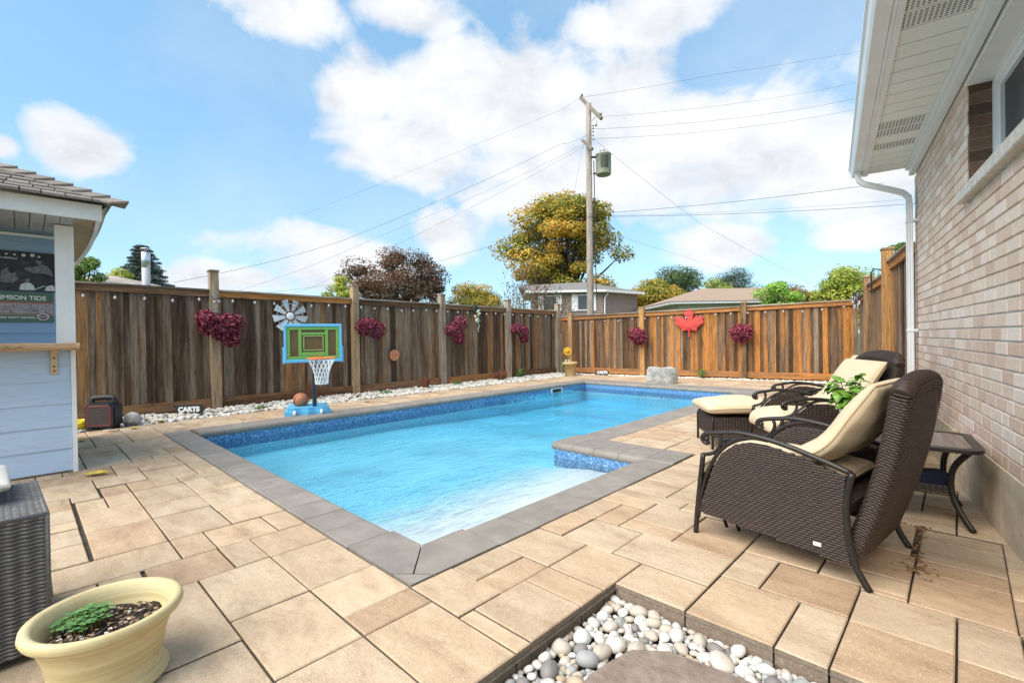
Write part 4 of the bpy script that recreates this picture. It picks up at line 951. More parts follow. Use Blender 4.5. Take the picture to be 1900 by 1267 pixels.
def panel_rows(t, sgn):
    rows = []; z = .10
    while z < .60:
        sp = span(z)
        if sp and sp[1] - sp[0] > .04:
            s_ = np.linspace(sp[0], sp[1], 12); P = np.stack([s_, np.full(12, t), np.full(12, z)], 1); rows.append((P, np.tile((0, sgn, 0), (12, 1)), np.tile((0, 0, 1), (12, 1))))
        z += .0125
    return rows
def back_geo():
    c0 = np.array((.072, .15)); c1 = np.array((-.115, .932)); ax_ = (c1 - c0) / np.linalg.norm(c1 - c0); L = np.linalg.norm(c1 - c0); nf = np.array((ax_[1], -ax_[0]))    # forward normal
    def hw(h): 
        t = h / L
        return .318 * (1 - max(0, (t - .93) / .07) ** 2.0 * .22)
    rows = []; h = 0.0; Lm = L - .004
    while h < Lm:
        w = hw(h) if h < L else .335 * .78 * math.sqrt(max(0.02, 1 - ((h - L) / .036) ** 2)); th = .047; c = c0 + ax_ * h; bow = -.025 * math.sin(math.pi * min(1, h / L))
        P, Nn = [], []
        for i in range(41):
            a = 2 * math.pi * i / 40; ca, sa = math.cos(a), math.sin(a); tt = math.copysign(abs(ca) ** .25, ca) * w; dd = math.copysign(abs(sa) ** .45, sa) * th
            nn_ = np.array((math.copysign(abs(sa) ** 1.5, sa) * nf[0], math.copysign(abs(ca) ** 3, ca), math.copysign(abs(sa) ** 1.5, sa) * nf[1])); nn_ /= np.linalg.norm(nn_) + 1e-9
            lift = .045 * (1 - (tt / .335) ** 2) * max(0, h / L - .3) / .7
            q = c + nf * (dd + bow) + ax_ * lift
            P.append((q[0], CHW / 2 + tt, q[1])); Nn.append(nn_)
        rows.append((np.array(P), np.array(Nn), np.tile((ax_[0], 0, ax_[1]), (41, 1)))); h += .0125
    return rows, c0, ax_, L, nf
cache = {}
def make_chair(name, label, origin, fwd, foot_cushion=False, reclin=0):
    fwd = Vector((*fwd, 0)).normalized(); M = frame((*origin, 0), fwd)
    # local: x forward, y = left of forward. width runs to local -y when the far side lies to the right of forward
    root = bpy.data.objects.new(name, None); COL.objects.link(root); root.matrix_world = M; tag(root, label, 'armchair', 'wicker patio armchairs'); S = Matrix.Scale(-1, 4, (0, 1, 0))
    if not cache:
        fl = lambda p: (p[0], -p[1], p[2])
        for key, t, sg in (('side_panel', 0.0, -1), ('side_panel2', CHW, 1)):
            V1, F1 = weave(panel_rows(t + sg * .006, sg)); V2, F2 = weave(panel_rows(t - sg * .012, -sg)); V = np.concatenate([V1, V2]); F = np.concatenate([F1, F2 + len(V1)]); V[:, 1] *= -1
            cache[key] = npmesh('side_panel', V, F, M_['wick'], True)
            mb = MB(); mb.prism([(a, b) for a, b in PAN], 0, .010, Matrix(((1, 0, 0, 0), (0, 0, -1, -(t - .002 if sg < 0 else t - .008)), (0, 1, 0, 0), (0, 0, 0, 1)))); cache[key + 'core'] = mb.mesh('panel_core', M_['black'])
            fr = MB(); y = -t
            arm = spline([(.775, y, .565), (.79, y, .557), (.808, y, .565), (.815, y, .585), (.80, y, .606), (.76, y, .619), (.70, y, .630), (.575, y, .645), (.395, y, .626), (.207, y, .578), (.064, y, .533)], 5)
            cache[key + 'arm'] = MB().tube([arm[0]] + arm, [.008] + [.0125] * 12 + [.0145] * (len(arm) - 12), 8, flat=1.0).ball((.788, y, .583), (.018, .017, .018)).mesh('armrest', M_['blackmetal'], True)
            cache[key + 'fleg'] = MB().tube(spline([(.866, y, 0), (.853, y, .15), (.832, y, .33), (.812, y, .49)], 4), .0155, 8).mesh('leg', M_['blackmetal'], True)
            cache[key + 'rleg'] = MB().tube(spline([(.060, y, .535), (.083, y, .42), (.085, y, .30), (.072, y, .18), (.045, y, .085), (-.004, y, 0)], 4), .0165, 8).mesh('leg', M_['blackmetal'], True)
            cache[key + 'scroll'] = MB().tube(spline([(.815, y, .485), (.775, y, .495), (.735, y, .515), (.707, y, .555), (.70, y, .595), (.715, y, .625)], 4), .0115, 8).tube(spline([(.848, y, .10), (.825, y, .25), (.778, y, .40), (.715, y, .515), (.63, y, .590), (.53, y, .628), (.44, y, .628)], 4), .0115, 8).mesh('arm_bracket', M_['blackmetal'], True)
        rows, c0, ax_, L, nf = back_geo(); V, F = weave(rows); V[:, 1] *= -1; cache['back'] = npmesh('backrest', V, F, M_['wick'], True)
        rp = []; rr_ = []
        for i in range(161):
            tt = -.295 + .59 * i / 160; e_ = c0 + ax_ * (L - .006 + .045 * (1 - (tt / .335) ** 2) - .05 * max(0, abs(tt) / .295 - .88) / .12 * .5); rp.append((e_[0], -(CHW / 2 + tt), e_[1])); rr_.append(.043 + .0022 * (i % 2) - (.012 if i in (0, 160) else 0))
        cache['roll'] = MB().tube(rp, rr_, 10).mesh('top_roll', M_['wick'], True)
        mb = MB(); bw = nf * -.016; q = [c0 + nf * .012 + bw, c0 - nf * .014 + bw, c0 + ax_ * (L - .03) - nf * .014 + bw, c0 + ax_ * (L - .03) + nf * .012 + bw]; mb.prism([(a[0], a[1]) for a in q], 0, .60, Matrix(((1, 0, 0, 0), (0, 0, -1, -.05), (0, 1, 0, 0), (0, 0, 0, 1)))); cache['backcore'] = mb.mesh('back_core', M_['black'])
        mb, loop = pillow([(.36, .55), (.25, .585), (.165, .66), (.085, .79), (-.015, .945)], .60, .17, p=4.0, crown=.45, t0=.05, wrinkle=.007, seed=3); mb.v = [fl(v) for v in mb.v]; mb.f = [tuple(reversed(f)) for f in mb.f]; cache['bcush'] = mb.mesh('back_cushion', M_['beige'], True)
        cache['bpipe'] = MB().tube([fl(p) for p in loop], .006, 6, closed=True).mesh('piping', M_['beige_pipe'], True)
        mb, loop = pillow([(.14, .44), (.45, .455), (.76, .45), (.845, .40), (.855, .33)], .60, .13, p=4.5, crown=.3, t0=.05, seed=5); mb.v = [fl(v) for v in mb.v]; mb.f = [tuple(reversed(f)) for f in mb.f]; cache['scush'] = mb.mesh('seat_cushion', M_['beige'], True)
        cache['spipe'] = MB().tube([fl(p) for p in loop], .006, 6, closed=True).mesh('piping', M_['beige_pipe'], True)
        mb = MB(); mb.box(.08, .83, -CHW + .02, -.02, .33, .37); mb.box(.80, .83, -CHW + .02, -.02, .16, .329); cache['seat'] = mb.mesh('seat_frame', M_['wick'])
        mb = MB(); mb.tube([(.80, -.16, .13), (.79, -.17, .10), (.76, -.17, .02)], .01, 6).tube([(.72, -.16, .13), (.71, -.17, .10), (.685, -.17, .02)], .01, 6); cache['lever'] = mb.mesh('recline_lever', M_['blackmetal'], True)
        mb = MB(); mb.box(.19, .225, .008, .011, .145, .163); cache['tagp'] = mb.mesh('maker_tag', M_['white_metal'])
    for sd in ('side_panel', 'side_panel2'):
        sp = link('side_panel', cache[sd], root); link('panel_core', cache[sd + 'core'], sp); link('armrest', cache[sd + 'arm'], root); link('leg', cache[sd + 'fleg'], root); link('leg', cache[sd + 'rleg'], root); link('arm_bracket', cache[sd + 'scroll'], root)
    bk = link('backrest', cache['back'], root); link('back_core', cache['backcore'], bk); link('top_roll', cache['roll'], bk)
    c = link('back_cushion', cache['bcush'], root); link('piping', cache['bpipe'], c); c = link('seat_cushion', cache['scush'], root); link('piping', cache['spipe'], c)
    link('seat_frame', cache['seat'], root); link('recline_lever', cache['lever'], root); link('maker_tag', cache['tagp'], root)
    return root
make_chair('wicker_armchair', 'nearest dark brown wicker armchair with beige cushions, seen from behind', (-.32, 2.698), (-.99, .142))
make_chair('wicker_armchair', 'middle brown wicker armchair with beige cushion, behind the basil plant', (-.44, 4.93), (-.82, -.57))
make_chair('wicker_armchair', 'farthest brown wicker armchair, half hidden behind the middle one', (-.50, 5.80), (-.82, -.57))
# ottoman
om = frame((-1.89, 4.98, 0), (.80, .60)); ot = bpy.data.objects.new('ottoman', None); COL.objects.link(ot); ot.matrix_world = om; tag(ot, 'brown wicker ottoman with thick beige cushion beside the pool edge', 'ottoman')
rows = []
OL, OWd = .60, .56
z = .13
while z < .335:
    for P, nn in (([(0, 0, z), (OL, 0, z)], (0, -1, 0)), ([(0, 0, z), (0, OWd, z)], (-1, 0, 0)), ([(0, OWd, z), (OL, OWd, z)], (0, 1, 0)), ([(OL, 0, z), (OL, OWd, z)], (1, 0, 0))): rows.append((np.array(P, float), np.tile(nn, (2, 1)), np.tile((0, 0, 1), (2, 1))))
    z += .0125
V, F = weave(rows); link('woven_sides', npmesh('woven_sides', V, F, M_['wick'], True), ot)
MB().box(.004, OL - .004, .004, OWd - .004, .135, .335).build('base', M_['black'], ot)
for (a, b) in ((0, 0), (OL, 0), (0, OWd), (OL, OWd)): MB().tube([(a, b, 0), (a, b, .30), (a + (.02 if a == 0 else -.02), b + (.02 if b == 0 else -.02), .345)], .013, 8).build('leg', M_['blackmetal'], ot, True)
mb, loop = pillow([(-.05, .42), (.2, .435), (.5, .435), (.68, .42)], OWd + .09, .17, p=5, crown=.3, t0=-.045, wrinkle=.006, seed=9); c = mb.build('cushion', M_['beige'], ot, True); MB().tube(loop, .006, 6, closed=True).build('piping', M_['beige_pipe'], c, True)
# side table
tb = bpy.data.objects.new('side_table', None); COL.objects.link(tb); tb.matrix_world = frame((-.30, 4.12, 0), (.986, .11)); tag(tb, 'dark metal side table with glass top between armchair and brick wall', 'side table')
def rrect(a, b, r_, n=6): return [(sx * (a - r_) + r_ * math.cos(t), sy * (b - r_) + r_ * math.sin(t)) for (sx, sy, t0) in ((1, 1, 0), (-1, 1, 90), (-1, -1, 180), (1, -1, 270)) for t in [R(t0 + 90 * i / n) for i in range(n + 1)]]
ta, tbb = .37, .33
fr = MB(); o_ = rrect(ta, tbb, .10); i_ = rrect(ta - .05, tbb - .05, .075); n = len(o_)
fr.add([(x, y, z) for ring_, z in ((o_, .475), (o_, .497), (i_, .500), (i_, .475)) for x, y in ring_], [(k * n + j, k * n + (j + 1) % n, ((k + 1) % 4) * n + (j + 1) % n, ((k + 1) % 4) * n + j) for k in range(4) for j in range(n)])
fr.build('top_frame', M_['blackmetal'], tb)
gl = mat('bronze_table_glass', (.16, .125, .11), .08, spec=.9, vary=.3, nscale=50); MB().prism(rrect(ta - .051, tbb - .051, .074), .482, .496).build('glass_top', gl, tb)
for sx in (-1, 1):
    for sy in (-1, 1): MB().tube(spline([(sx * .30, sy * .26, .475), (sx * .235, sy * .205, .36), (sx * .225, sy * .195, .22), (sx * .26, sy * .225, .10), (sx * .315, sy * .275, .004)], 4), .019, 8, flat=.75).build('leg', M_['blackmetal'], tb, True)
rows = []; z = .185
while z < .245:
    for P, nn in (([(-.22, -.19, z), (.22, -.19, z)], (0, -1, 0)), ([(-.22, .19, z), (.22, .19, z)], (0, 1, 0)), ([(-.22, -.19, z), (-.22, .19, z)], (-1, 0, 0)), ([(.22, -.19, z), (.22, .19, z)], (1, 0, 0))): rows.append((np.array(P, float), np.tile(nn, (2, 1)), np.tile((0, 0, 1), (2, 1))))
    z += .0125
V, F = weave(rows); link('woven_apron', npmesh('woven_apron', V, F, M_['wick'], True), tb); MB().box(-.215, .215, -.185, .185, .19, .215).build('lower_shelf', M_['black'], tb)
bx = MB(); bx.cbox(-.10, .10, -.075, .075, 0, .075, .006); bo = bx.build('storage_box', mat('navy_fabric', (.012, .018, .055), .8, vary=.3, nscale=40), M=Matrix.Translation((-.17, 4.08, .218)) @ Matrix.Rotation(.55, 4, 'Z')); tag(bo, 'small navy blue box on the lower shelf of the side table', 'box')
# basil in a white pot on the table
bs_ = empty('basil_plant', (-.585, 4.13, .501)); bs_.scale = (1.2, 1.2, 1.22); tag(bs_, 'bushy green basil plant in a white pot on the side table', 'plant')
MB().lathe([(.035, 0), (.052, .10), (.056, .105), (.056, .115), (.050, .115), (.048, .10), (.001, .098)], 20).build('pot', M_['white'], bs_, True)
stm = MB(); LP, LN, rs = [], [], np.random.default_rng(5)
bl = MB()
def bleaf(mb, p, d, size, up_):
    d = Vector(d).normalized(); s = d.cross(Vector(up_)).normalized(); n_ = s.cross(d)
    for i in range(5): pass
    pr_ = [(0, 0), (.18, .26), (.42, .36), (.70, .27), (1, 0)]; vs = []
    for u, w in pr_:
        bend = n_ * (.22 * math.sin(math.pi * u) - .35 * u * u) * size; c_ = Vector(p) + d * u * size + bend
        vs += [c_ + s * w * size - n_ * w * .18 * size, c_ + n_ * w * .10 * size, c_ - s * w * size - n_ * w * .18 * size]
    mb.add(vs, [(i * 3 + j, (i + 1) * 3 + j, (i + 1) * 3 + j + 1, i * 3 + j + 1) for i in range(4) for j in range(2)])
for k in range(17):
    a = rs.uniform(0, 6.28); r_ = rs.uniform(.02, .13); h = rs.uniform(.20, .36) - r_ * .5; tip = Vector((r_ * math.cos(a), r_ * math.sin(a), h)); stm.tube([(.01 * math.cos(a), .01 * math.sin(a), .095), tip * .6 + Vector((0, 0, .03)), tip], .003, 5)
    for lv in range(4):
        f = .45 + .55 * lv / 3; p = Vector((.01 * math.cos(a), .01 * math.sin(a), .095)).lerp(tip, f)
        for s_ in (0, 1): b_ = a + lv * 1.57 + s_ * 3.14 + rs.uniform(-.4, .4); bleaf(bl, p, (math.cos(b_), math.sin(b_), rs.uniform(-.35, .45)), rs.uniform(.045, .078) * (1.15 - .25 * (lv == 3)), (0, 0, 1))
M_['basil'] = mat('basil_leaf', (.10, .27, .022), .38, vary=.45, nscale=14, col2=(.25, .45, .06)); bl.build('foliage', M_['basil'], bs_, True); stm.build('stems', mat('stem_green', (.16, .24, .05), .6), bs_, True)

# sofa corner at lower left
so_ = empty('wicker_sofa', (-2.585, .062, 0), R(2)); so_.scale = (1, 1, .885); tag(so_, 'grey wicker sofa arm with pale cushion at the lower left edge', 'sofa')
rows = []; z = .045; AX0, AX1, AY0 = -.62, .02, -.74
while z < .62:
    for P, nn in (([(AX1, AY0, z), (AX1, 0, z)], (1, 0, 0)), ([(AX0, 0, z), (AX1, 0, z)], (0, 1, 0))): rows.append((np.array(P, float), np.tile(nn, (2, 1)), np.tile((0, 0, 1), (2, 1))))
    z += .0165
x = AX0
while x < AX1: rows.append((np.array([(x, AY0, .622), (x, 0, .622)], float), np.tile((0, 0, 1), (2, 1)), np.tile((1, 0, 0), (2, 1)))); x += .0165
V, F = weave(rows, wid=.0145, period=.042, amp=.0048, thick=.004); link('woven_arm', npmesh('woven_arm', V, F, M_['wickg'], True), so_)
MB().box(AX0, AX1 - .006, AY0, -.006, .03, .615).build('arm_core', M_['black'], so_); MB().tube([(AX1 - .004, AY0, .618), (AX1 - .004, -.004, .618)], .010, 8).tube([(AX1 - .004, -.004, .02), (AX1 - .004, -.004, .618)], .009, 8).tube([(AX0, -.004, .618), (AX1 - .004, -.004, .618)], .010, 8).build('arm_edging', M_['wickg'], so_, True)
mb, loop = pillow([(-.52, .66), (-.4, .675), (-.25, .675), (-.10, .66)], .45, .13, p=4, crown=.4, t0=-.56, seed=4); cb = mb.build('cushion', mat('oatmeal_fabric', (.62, .58, .53), .9, vary=.12, nscale=200, bump=.3, bscale=250), so_, True); cb.location = (-.13, .02, .045)

# planter with clover at lower left
pl_ = empty('planter', (-2.20, .196, 0)); pl_.scale = (.87, .87, .93); tag(pl_, 'large glazed cream flower pot with soil and clover at the bottom left', 'flower pot')
def pot_mat():
    mt, N, b, vec, rnd = nodes('cream_glazed_terracotta', .58)
    sx = N.new('ShaderNodeSeparateXYZ'); N.l.new(vec, sx.inputs[0]); rings = N.noise(N.mapping(vec, (.6, .6, 26)), 2.0, 5, .6, .4); blot = N.noise(vec, 9, 6, .7)
    c = N.ramp(rings, [(.28, (.44, .36, .17)), (.5, (.58, .49, .26)), (.74, (.69, .60, .38))]); c = N.mix(N.ramp(blot, [(.52, 0), (.74, .65)]), c, (.46, .30, .15)); N.l.new(c, b.inputs['Base Color']); bumpto(N, b, rings, .15, .01); return mt
M_['pot'] = pot_mat()
K = .96
MB().lathe([(.001, 0), (.175, 0), (.20, .008), (.205, .022), (.19, .04), (.178, .055), (.183, .10), (.195, .16), (.215, .215), (.232, .238), (.250, .250), (.258, .265), (.254, .283), (.238, .290), (.222, .283), (.214, .265), (.205, .235), (.19, .19)], 48, cap=False).build('body', M_['pot'], pl_, True)
sm_ = MB(); sm_.grid(lambda u, v: ((lambda a, r_: (r_ * math.cos(a), r_ * math.sin(a), .205 + .010 * math.sin(7 * a) * v + random.uniform(-.004, .004)))(2 * math.pi * u, .195 * v)), 36, 12); sm_.build('soil', M_['soil'], pl_)
chips = MB(); rs = np.random.default_rng(8)
for k in range(420):
    a, r_ = rs.uniform(0, 6.28), .185 * math.sqrt(rs.uniform(0, 1)); s_ = rs.uniform(.002, .006); mm = Matrix.Translation((r_ * math.cos(a), r_ * math.sin(a), .212)) @ Matrix.Rotation(rs.uniform(0, 6.3), 4, 'Z') @ Matrix.Rotation(rs.uniform(-.6, .6), 4, 'X'); chips.box(-s_ * rs.uniform(1, 2.6), s_, -s_, s_, -.002, .002, mm)
mt, N, b, vec, rnd = nodes('mulch_and_perlite', .8); gi = N.new('ShaderNodeNewGeometry'); N.l.new(N.ramp(gi.outputs['Random Per Island'], [(0, (.70, .66, .60)), (.14, (.30, .19, .11)), (.34, (.12, .07, .04)), (.66, (.05, .035, .025)), (.86, (.36, .25, .16))], 'CONSTANT'), b.inputs['Base Color']); tag(chips.build('mulch', mt, pl_), kind='stuff')
cl = MB(); st_ = MB()
for k in range(95):
    a = rs.uniform(0, 6.28); r_ = .095 * math.sqrt(rs.uniform(0, 1)); cx, cy = -.068 - .040 + r_ * math.cos(a) * 1.0 , -.075 + .01 + r_ * math.sin(a) * 1.0
    if math.hypot(cx, cy) > .185: continue
    h = .222 + .03 * (1 - r_ / .11) + rs.uniform(0, .018); t0 = rs.uniform(0, 6.28); st_.tube([(cx * .96, cy * .96, .205), (cx, cy, h)], .0012, 4)
    for j in range(3):
        b_ = t0 + j * 2.094; s_ = rs.uniform(.015, .024); ct = Vector((cx, cy, h)); dr = Vector((math.cos(b_), math.sin(b_), rs.uniform(-.15, .25))); sdv = Vector((-math.sin(b_), math.cos(b_), 0))
        cl.add([ct, ct + dr * s_ * .55 + sdv * s_ * .5, ct + dr * s_ * 1.0 + sdv * s_ * .42, ct + dr * s_ * .88, ct + dr * s_ * 1.0 - sdv * s_ * .42, ct + dr * s_ * .55 - sdv * s_ * .5], [(0, 1, 2, 3), (0, 3, 4, 5)])
tag(cl.build('clover_leaves', mat('clover_green', (.055, .19, .05), .5, vary=.5, nscale=60, col2=(.16, .34, .09)), pl_), kind='stuff'); tag(st_.build('clover_stems', mat('stem_green2', (.2, .2, .08), .6), pl_), kind='stuff')
# ================================================================== POOLSIDE THINGS
# basketball hoop
hd = Vector((.93, -.37, 0)); hp = empty('basketball_hoop', (-7.71, 3.33, 0), math.atan2(hd.y, hd.x)); tag(hp, 'toy poolside basketball hoop with green backboard and light blue base', 'basketball hoop')
M_['aqua'] = mat('light_blue_plastic', (.135, .48, .74), .35, vary=.04, nscale=8); M_['green'] = mat('green_plastic', (.17, .37, .075), .4); M_['lime'] = mat('lime_edge', (.36, .48, .16), .45); M_['orange'] = mat('orange_rim', (.72, .20, .05), .45); M_['net'] = mat('white_net_cord', (.80, .80, .80), .8)
# base: local x forward (towards the water), y sideways
b_ = MB(); b_.prism([(-.42, -.26), (-.30, -.30), (-.05, -.22), (.02, -.30), (.14, -.30), (.17, -.20), (.15, -.10), (.19, 0), (.15, .10), (.17, .20), (.14, .30), (.02, .30), (-.05, .22), (-.30, .30), (-.42, .26)], .0, .075); b_.prism([(-.40, -.23), (-.29, -.27), (-.05, -.19), (.02, -.26), (.12, -.26), (.14, -.18), (.12, -.09), (.15, 0), (.12, .09), (.14, .18), (.12, .26), (.02, .26), (-.05, .19), (-.29, .27), (-.40, .23)], .0751, .13)
b_.v = [(x * 1.1 - .02, y * 1.15 - .10, z) for x, y, z in b_.v]; b_.build('base', M_['aqua'], hp)
for sy in (-1, 1): MB().lathe([(.001, -.02), (.04, -.018), (.042, 0), (.04, .018), (.001, .02)], 16, Matrix.Translation((.17, sy * .20 - .10, .05)) @ Matrix.Rotation(R(90), 4, 'X')).build('wheel', M_['white'], hp, True)
MB().tube([(.04, 0, .05), (.04, 0, 1.18)], .033, 14).build('pole', mat('dark_slate_pole', (.03, .04, .05), .35), hp, True)
MB().tube([(-.32, -.20, .12), (.03, -.01, .46)], .011, 8).tube([(-.32, .04, .12), (.03, .01, .46)], .011, 8).build('brace', M_['wire'], hp, True)
BZ0, BZ1, BH = .855, 1.475, .435
fr = MB(); xb = .085
def fbar(y0, y1, z0, z1, d0, d1, mt, nm): return MB().cbox(z0, z1, y0, y1, d0, d1, .006, Matrix(((0, 0, 1, 0), (0, 1, 0, 0), (1, 0, 0, 0), (0, 0, 0, 1)))).build(nm, mt, hp)
fbar(-BH, BH, BZ1 - .045, BZ1, xb - .02, xb + .022, M_['aqua'], 'board_frame'); fbar(-BH, BH, BZ0, BZ0 + .05, xb - .02, xb + .022, M_['aqua'], 'board_frame')
for sy in (-1, 1): fbar(min(sy * BH, sy * (BH - .04)), max(sy * BH, sy * (BH - .04)), BZ0 + .051, BZ1 - .046, xb - .02, xb + .022, M_['aqua'], 'board_frame'); fbar(min(sy * (BH + .02), sy * (BH - .02)), max(sy * (BH + .02), sy * (BH - .02)), BZ0 - .012, BZ0 + .25, xb - .026, xb + .010, M_['aqua'], 'board_corner')
gy0, gy1, gz0, gz1 = -BH + .041, BH - .041, BZ0 + .051, BZ1 - .046
def gbar(y0, y1, z0, z1, nm='board_web'): fbar(y0, y1, z0, z1, xb - .006, xb + .012, M_['green'], nm)
gbar(gy0, gy1, gz1 - .05, gz1); gbar(gy0, gy1, gz0, gz0 + .045)
for y0, y1 in ((gy0, gy0 + .05), (gy1 - .05, gy1), (-.225, -.175), (.175, .225)): gbar(y0, y1, gz0 + .046, gz1 - .051)
gbar(-.174, .174, 1.295, 1.335); gbar(-.174, .174, gz0 + .046, 1.02)
MB().box(xb - .012, xb - .008, gy0, gy1, gz0, gz1).build('board_window', mat('amber_clear_sheet', (.13, .08, .03), .25, vary=.2, nscale=3), hp)
lm = MB()
for (y0, y1, z0, z1) in ((-.15, .15, 1.045, 1.285),): 
    for q in ((y0, y1, z0, z0 + .012), (y0, y1, z1 - .012, z1), (y0, y0 + .012, z0 + .012, z1 - .012), (y1 - .012, y1, z0 + .012, z1 - .012)): lm.box(xb - .005, xb + .013, *q)
lm.build('target_square', M_['lime'], hp)
RC = Vector((.42, .10, .925)); RR = .205
MB().tube([RC + Vector((RR * math.cos(a), RR * math.sin(a), 0)) for a in np.linspace(0, 2 * math.pi, 36)[:-1]], .013, 8, closed=True).build('rim', M_['orange'], hp, True)
MB().box(.10, .23, -.02, .14, .89, .945).build('rim_mount', M_['orange'], hp)
nt = MB(); NS = 14; lv = [(1.0, 0), (.86, -.06), (.70, -.12), (.58, -.19), (.50, -.26), (.47, -.33), (.46, -.40)]
for i in range(NS):
    for dr in (1, -1):
        pts = []
        for j, (s_, dz) in enumerate(lv): a = 2 * math.pi * (i + .5 * dr * j) / NS; pts.append(RC + Vector((RR * s_ * math.cos(a), RR * s_ * math.sin(a), dz)))
        nt.tube(pts, .0052, 4)
nt.tube([RC + Vector((RR * .46 * math.cos(a), RR * .46 * math.sin(a), -.40)) for a in np.linspace(0, 2 * math.pi, 20)[:-1]], .005, 4, closed=True); nt.build('net', M_['net'], hp)
# basketball
bc_ = Vector((-7.93, 3.20, .13 + .095)); bm_ = MB(); bm_.ball((0, 0, 0), .12, 24, 16); bo = bm_.build('basketball', mat('basketball_orange', (.46, .17, .075), .6, vary=.12, nscale=30, bump=.3, bscale=300), smooth=True, loc=bc_); tag(bo, 'orange basketball resting on the light blue hoop base', 'basketball'); bo.rotation_euler = (.5, .3, .2)
sm2 = MB()
def ring3(f): sm2.tube([f(a) for a in np.linspace(0, 2 * math.pi, 40)[:-1]], .0035, 5, closed=True)
r_ = .1195; ring3(lambda a: (r_ * math.cos(a), r_ * math.sin(a), 0)); ring3(lambda a: (0, r_ * math.cos(a), r_ * math.sin(a)))
for s_ in (-1, 1): ring3(lambda a: Vector((s_ * (.055 + .03 * math.cos(2 * a)), math.cos(a), math.sin(a))).normalized() * r_)
sm2.build('seams', M_['wire'], bo, True)
# speaker
sp = empty('portable_speaker', (-8.83, .80, 0), R(-32)); tag(sp, 'black portable speaker with red trimmed grille in front of the fence', 'speaker')
SWd, SD, SHt = .36, .22, .445
def chbox(x0, x1, y0, y1, z0, z1, c): 
    poly = [(y0 + c, z0), (y1 - c, z0), (y1, z0 + c * .6), (y1, z1 - c * 1.6), (y1 - c * 1.3, z1), (y0 + c * 1.3, z1), (y0, z1 - c * 1.6), (y0, z0 + c * .6)]
    return MB().prism(poly, x0, x1, Matrix(((0, 0, 1, 0), (1, 0, 0, 0), (0, 1, 0, 0), (0, 0, 0, 1))))
chbox(-.11, .085, -.18, .18, .03, .375, .04).build('body', M_['black'], sp); chbox(.0851, .112, -.165, .165, .04, .365, .04).build('bezel', mat('charcoal_plastic', (.028, .03, .034), .45), sp)
h_ = MB(); h_.tube(spline([(0, -.135, .35), (0, -.13, .42), (0, -.09, .44), (0, .09, .44), (0, .13, .42), (0, .135, .35)], 4), .023, 8, flat=1.6); h_.build('handle', M_['black'], sp, True)
for sx in (-1, 1): MB().box(-.10, .10, sx * .115 - .035, sx * .115 + .035, 0, .031).build('foot', M_['black'], sp)
tr_ = MB(); cs = [(.125, .06), (.135, .075), (.135, .315), (.115, .335), (-.115, .335), (-.135, .315), (-.135, .075), (-.125, .06)]; tr_.tube([(.114, a, b) for a, b in cs], .005, 6, closed=True); tr_.build('trim', mat('red_trim', (.42, .035, .03), .4), sp, True)
MB().prism([(a * .96, .197 + (b - .197) * .96) for a, b in cs], .1125, .116, Matrix(((0, 0, 1, 0), (1, 0, 0, 0), (0, 1, 0, 0), (0, 0, 0, 1)))).build('grille', mat('brown_black_grille', (.055, .038, .032), .6, vary=.4, nscale=300), sp)
MB().tube([(.1165, .05 * math.cos(a), .20 + .05 * math.sin(a)) for a in np.linspace(0, 6.283, 24)[:-1]], .003, 5, closed=True).tube([(.1165, -.03, .19), (.1165, 0, .215), (.1165, .03, .195)], .004, 5).build('emblem', mat('grey_emblem', (.10, .09, .085), .5), sp)
# hose bundle and rocks by the hut
ym = mat('yellow_hose', (.80, .66, .03), .5); ho = empty('hose_coil', (-9.05, .42, 0)); tag(ho, 'coil of bright yellow hose on the ground behind the speaker', 'hose')
hz = MB(); hz.tube([((.17 + .05 * math.sin(a * .37)) * math.cos(a) * 1.1, (.24 + .04 * math.sin(a * .61)) * math.sin(a), .016 + .011 * a / 3.1 + .008 * math.sin(a * 1.7)) for a in np.linspace(0, 31, 200)], .015, 6); hz.build('coil', ym, ho, True)
def rock(name, label, loc, size, seed, mt, cat='rock', sub=3, flat=0):
    import bmesh
    bm = bmesh.new(); bmesh.ops.create_icosphere(bm, subdivisions=sub, radius=1); rs = np.random.default_rng(seed); k = rs.normal(size=(7, 3)) * 1.6; ph = rs.uniform(0, 6.3, 7)
    pl = [(Vector(v).normalized(), rs.uniform(.62, .85)) for v in rs.normal(size=(9, 3))]
    for v in bm.verts:
        c = v.co.copy()
        for nn, d in pl:
            q = c.dot(nn)
            if q > d: c -= nn * (q - d) * .9
        f = 1 + .05 * sum(math.sin(float(np.dot(k[i], c)) * 2.2 + ph[i]) for i in range(7)) / 2
        v.co = Vector((c.x * size[0] * f, c.y * size[1] * f, c.z * size[2] * f))
    zb = min(v.co.z for v in bm.verts)
    for v in bm.verts: v.co.z -= zb * .82
    me = bpy.data.meshes.new(name); bm.to_mesh(me); bm.free(); me.materials.append(mt); o = link(name, me, None, loc); tag(o, label, cat); return o
M_['rock'] = mat('grey_limestone', (.52, .50, .46), .9, vary=.4, nscale=9, bump=.9, bscale=18)
rock('rock', 'pale grey rock beside the black speaker', (-8.88, 1.14, -.02), (.11, .13, .12), 3, M_['rock'])
import bmesh
bm = bmesh.new(); bmesh.ops.create_cone(bm, cap_ends=True, segments=26, radius1=.36, radius2=.35, depth=.39); bmesh.ops.subdivide_edges(bm, edges=bm.edges[:], cuts=4, use_grid_fill=True); rs = np.random.default_rng(2)
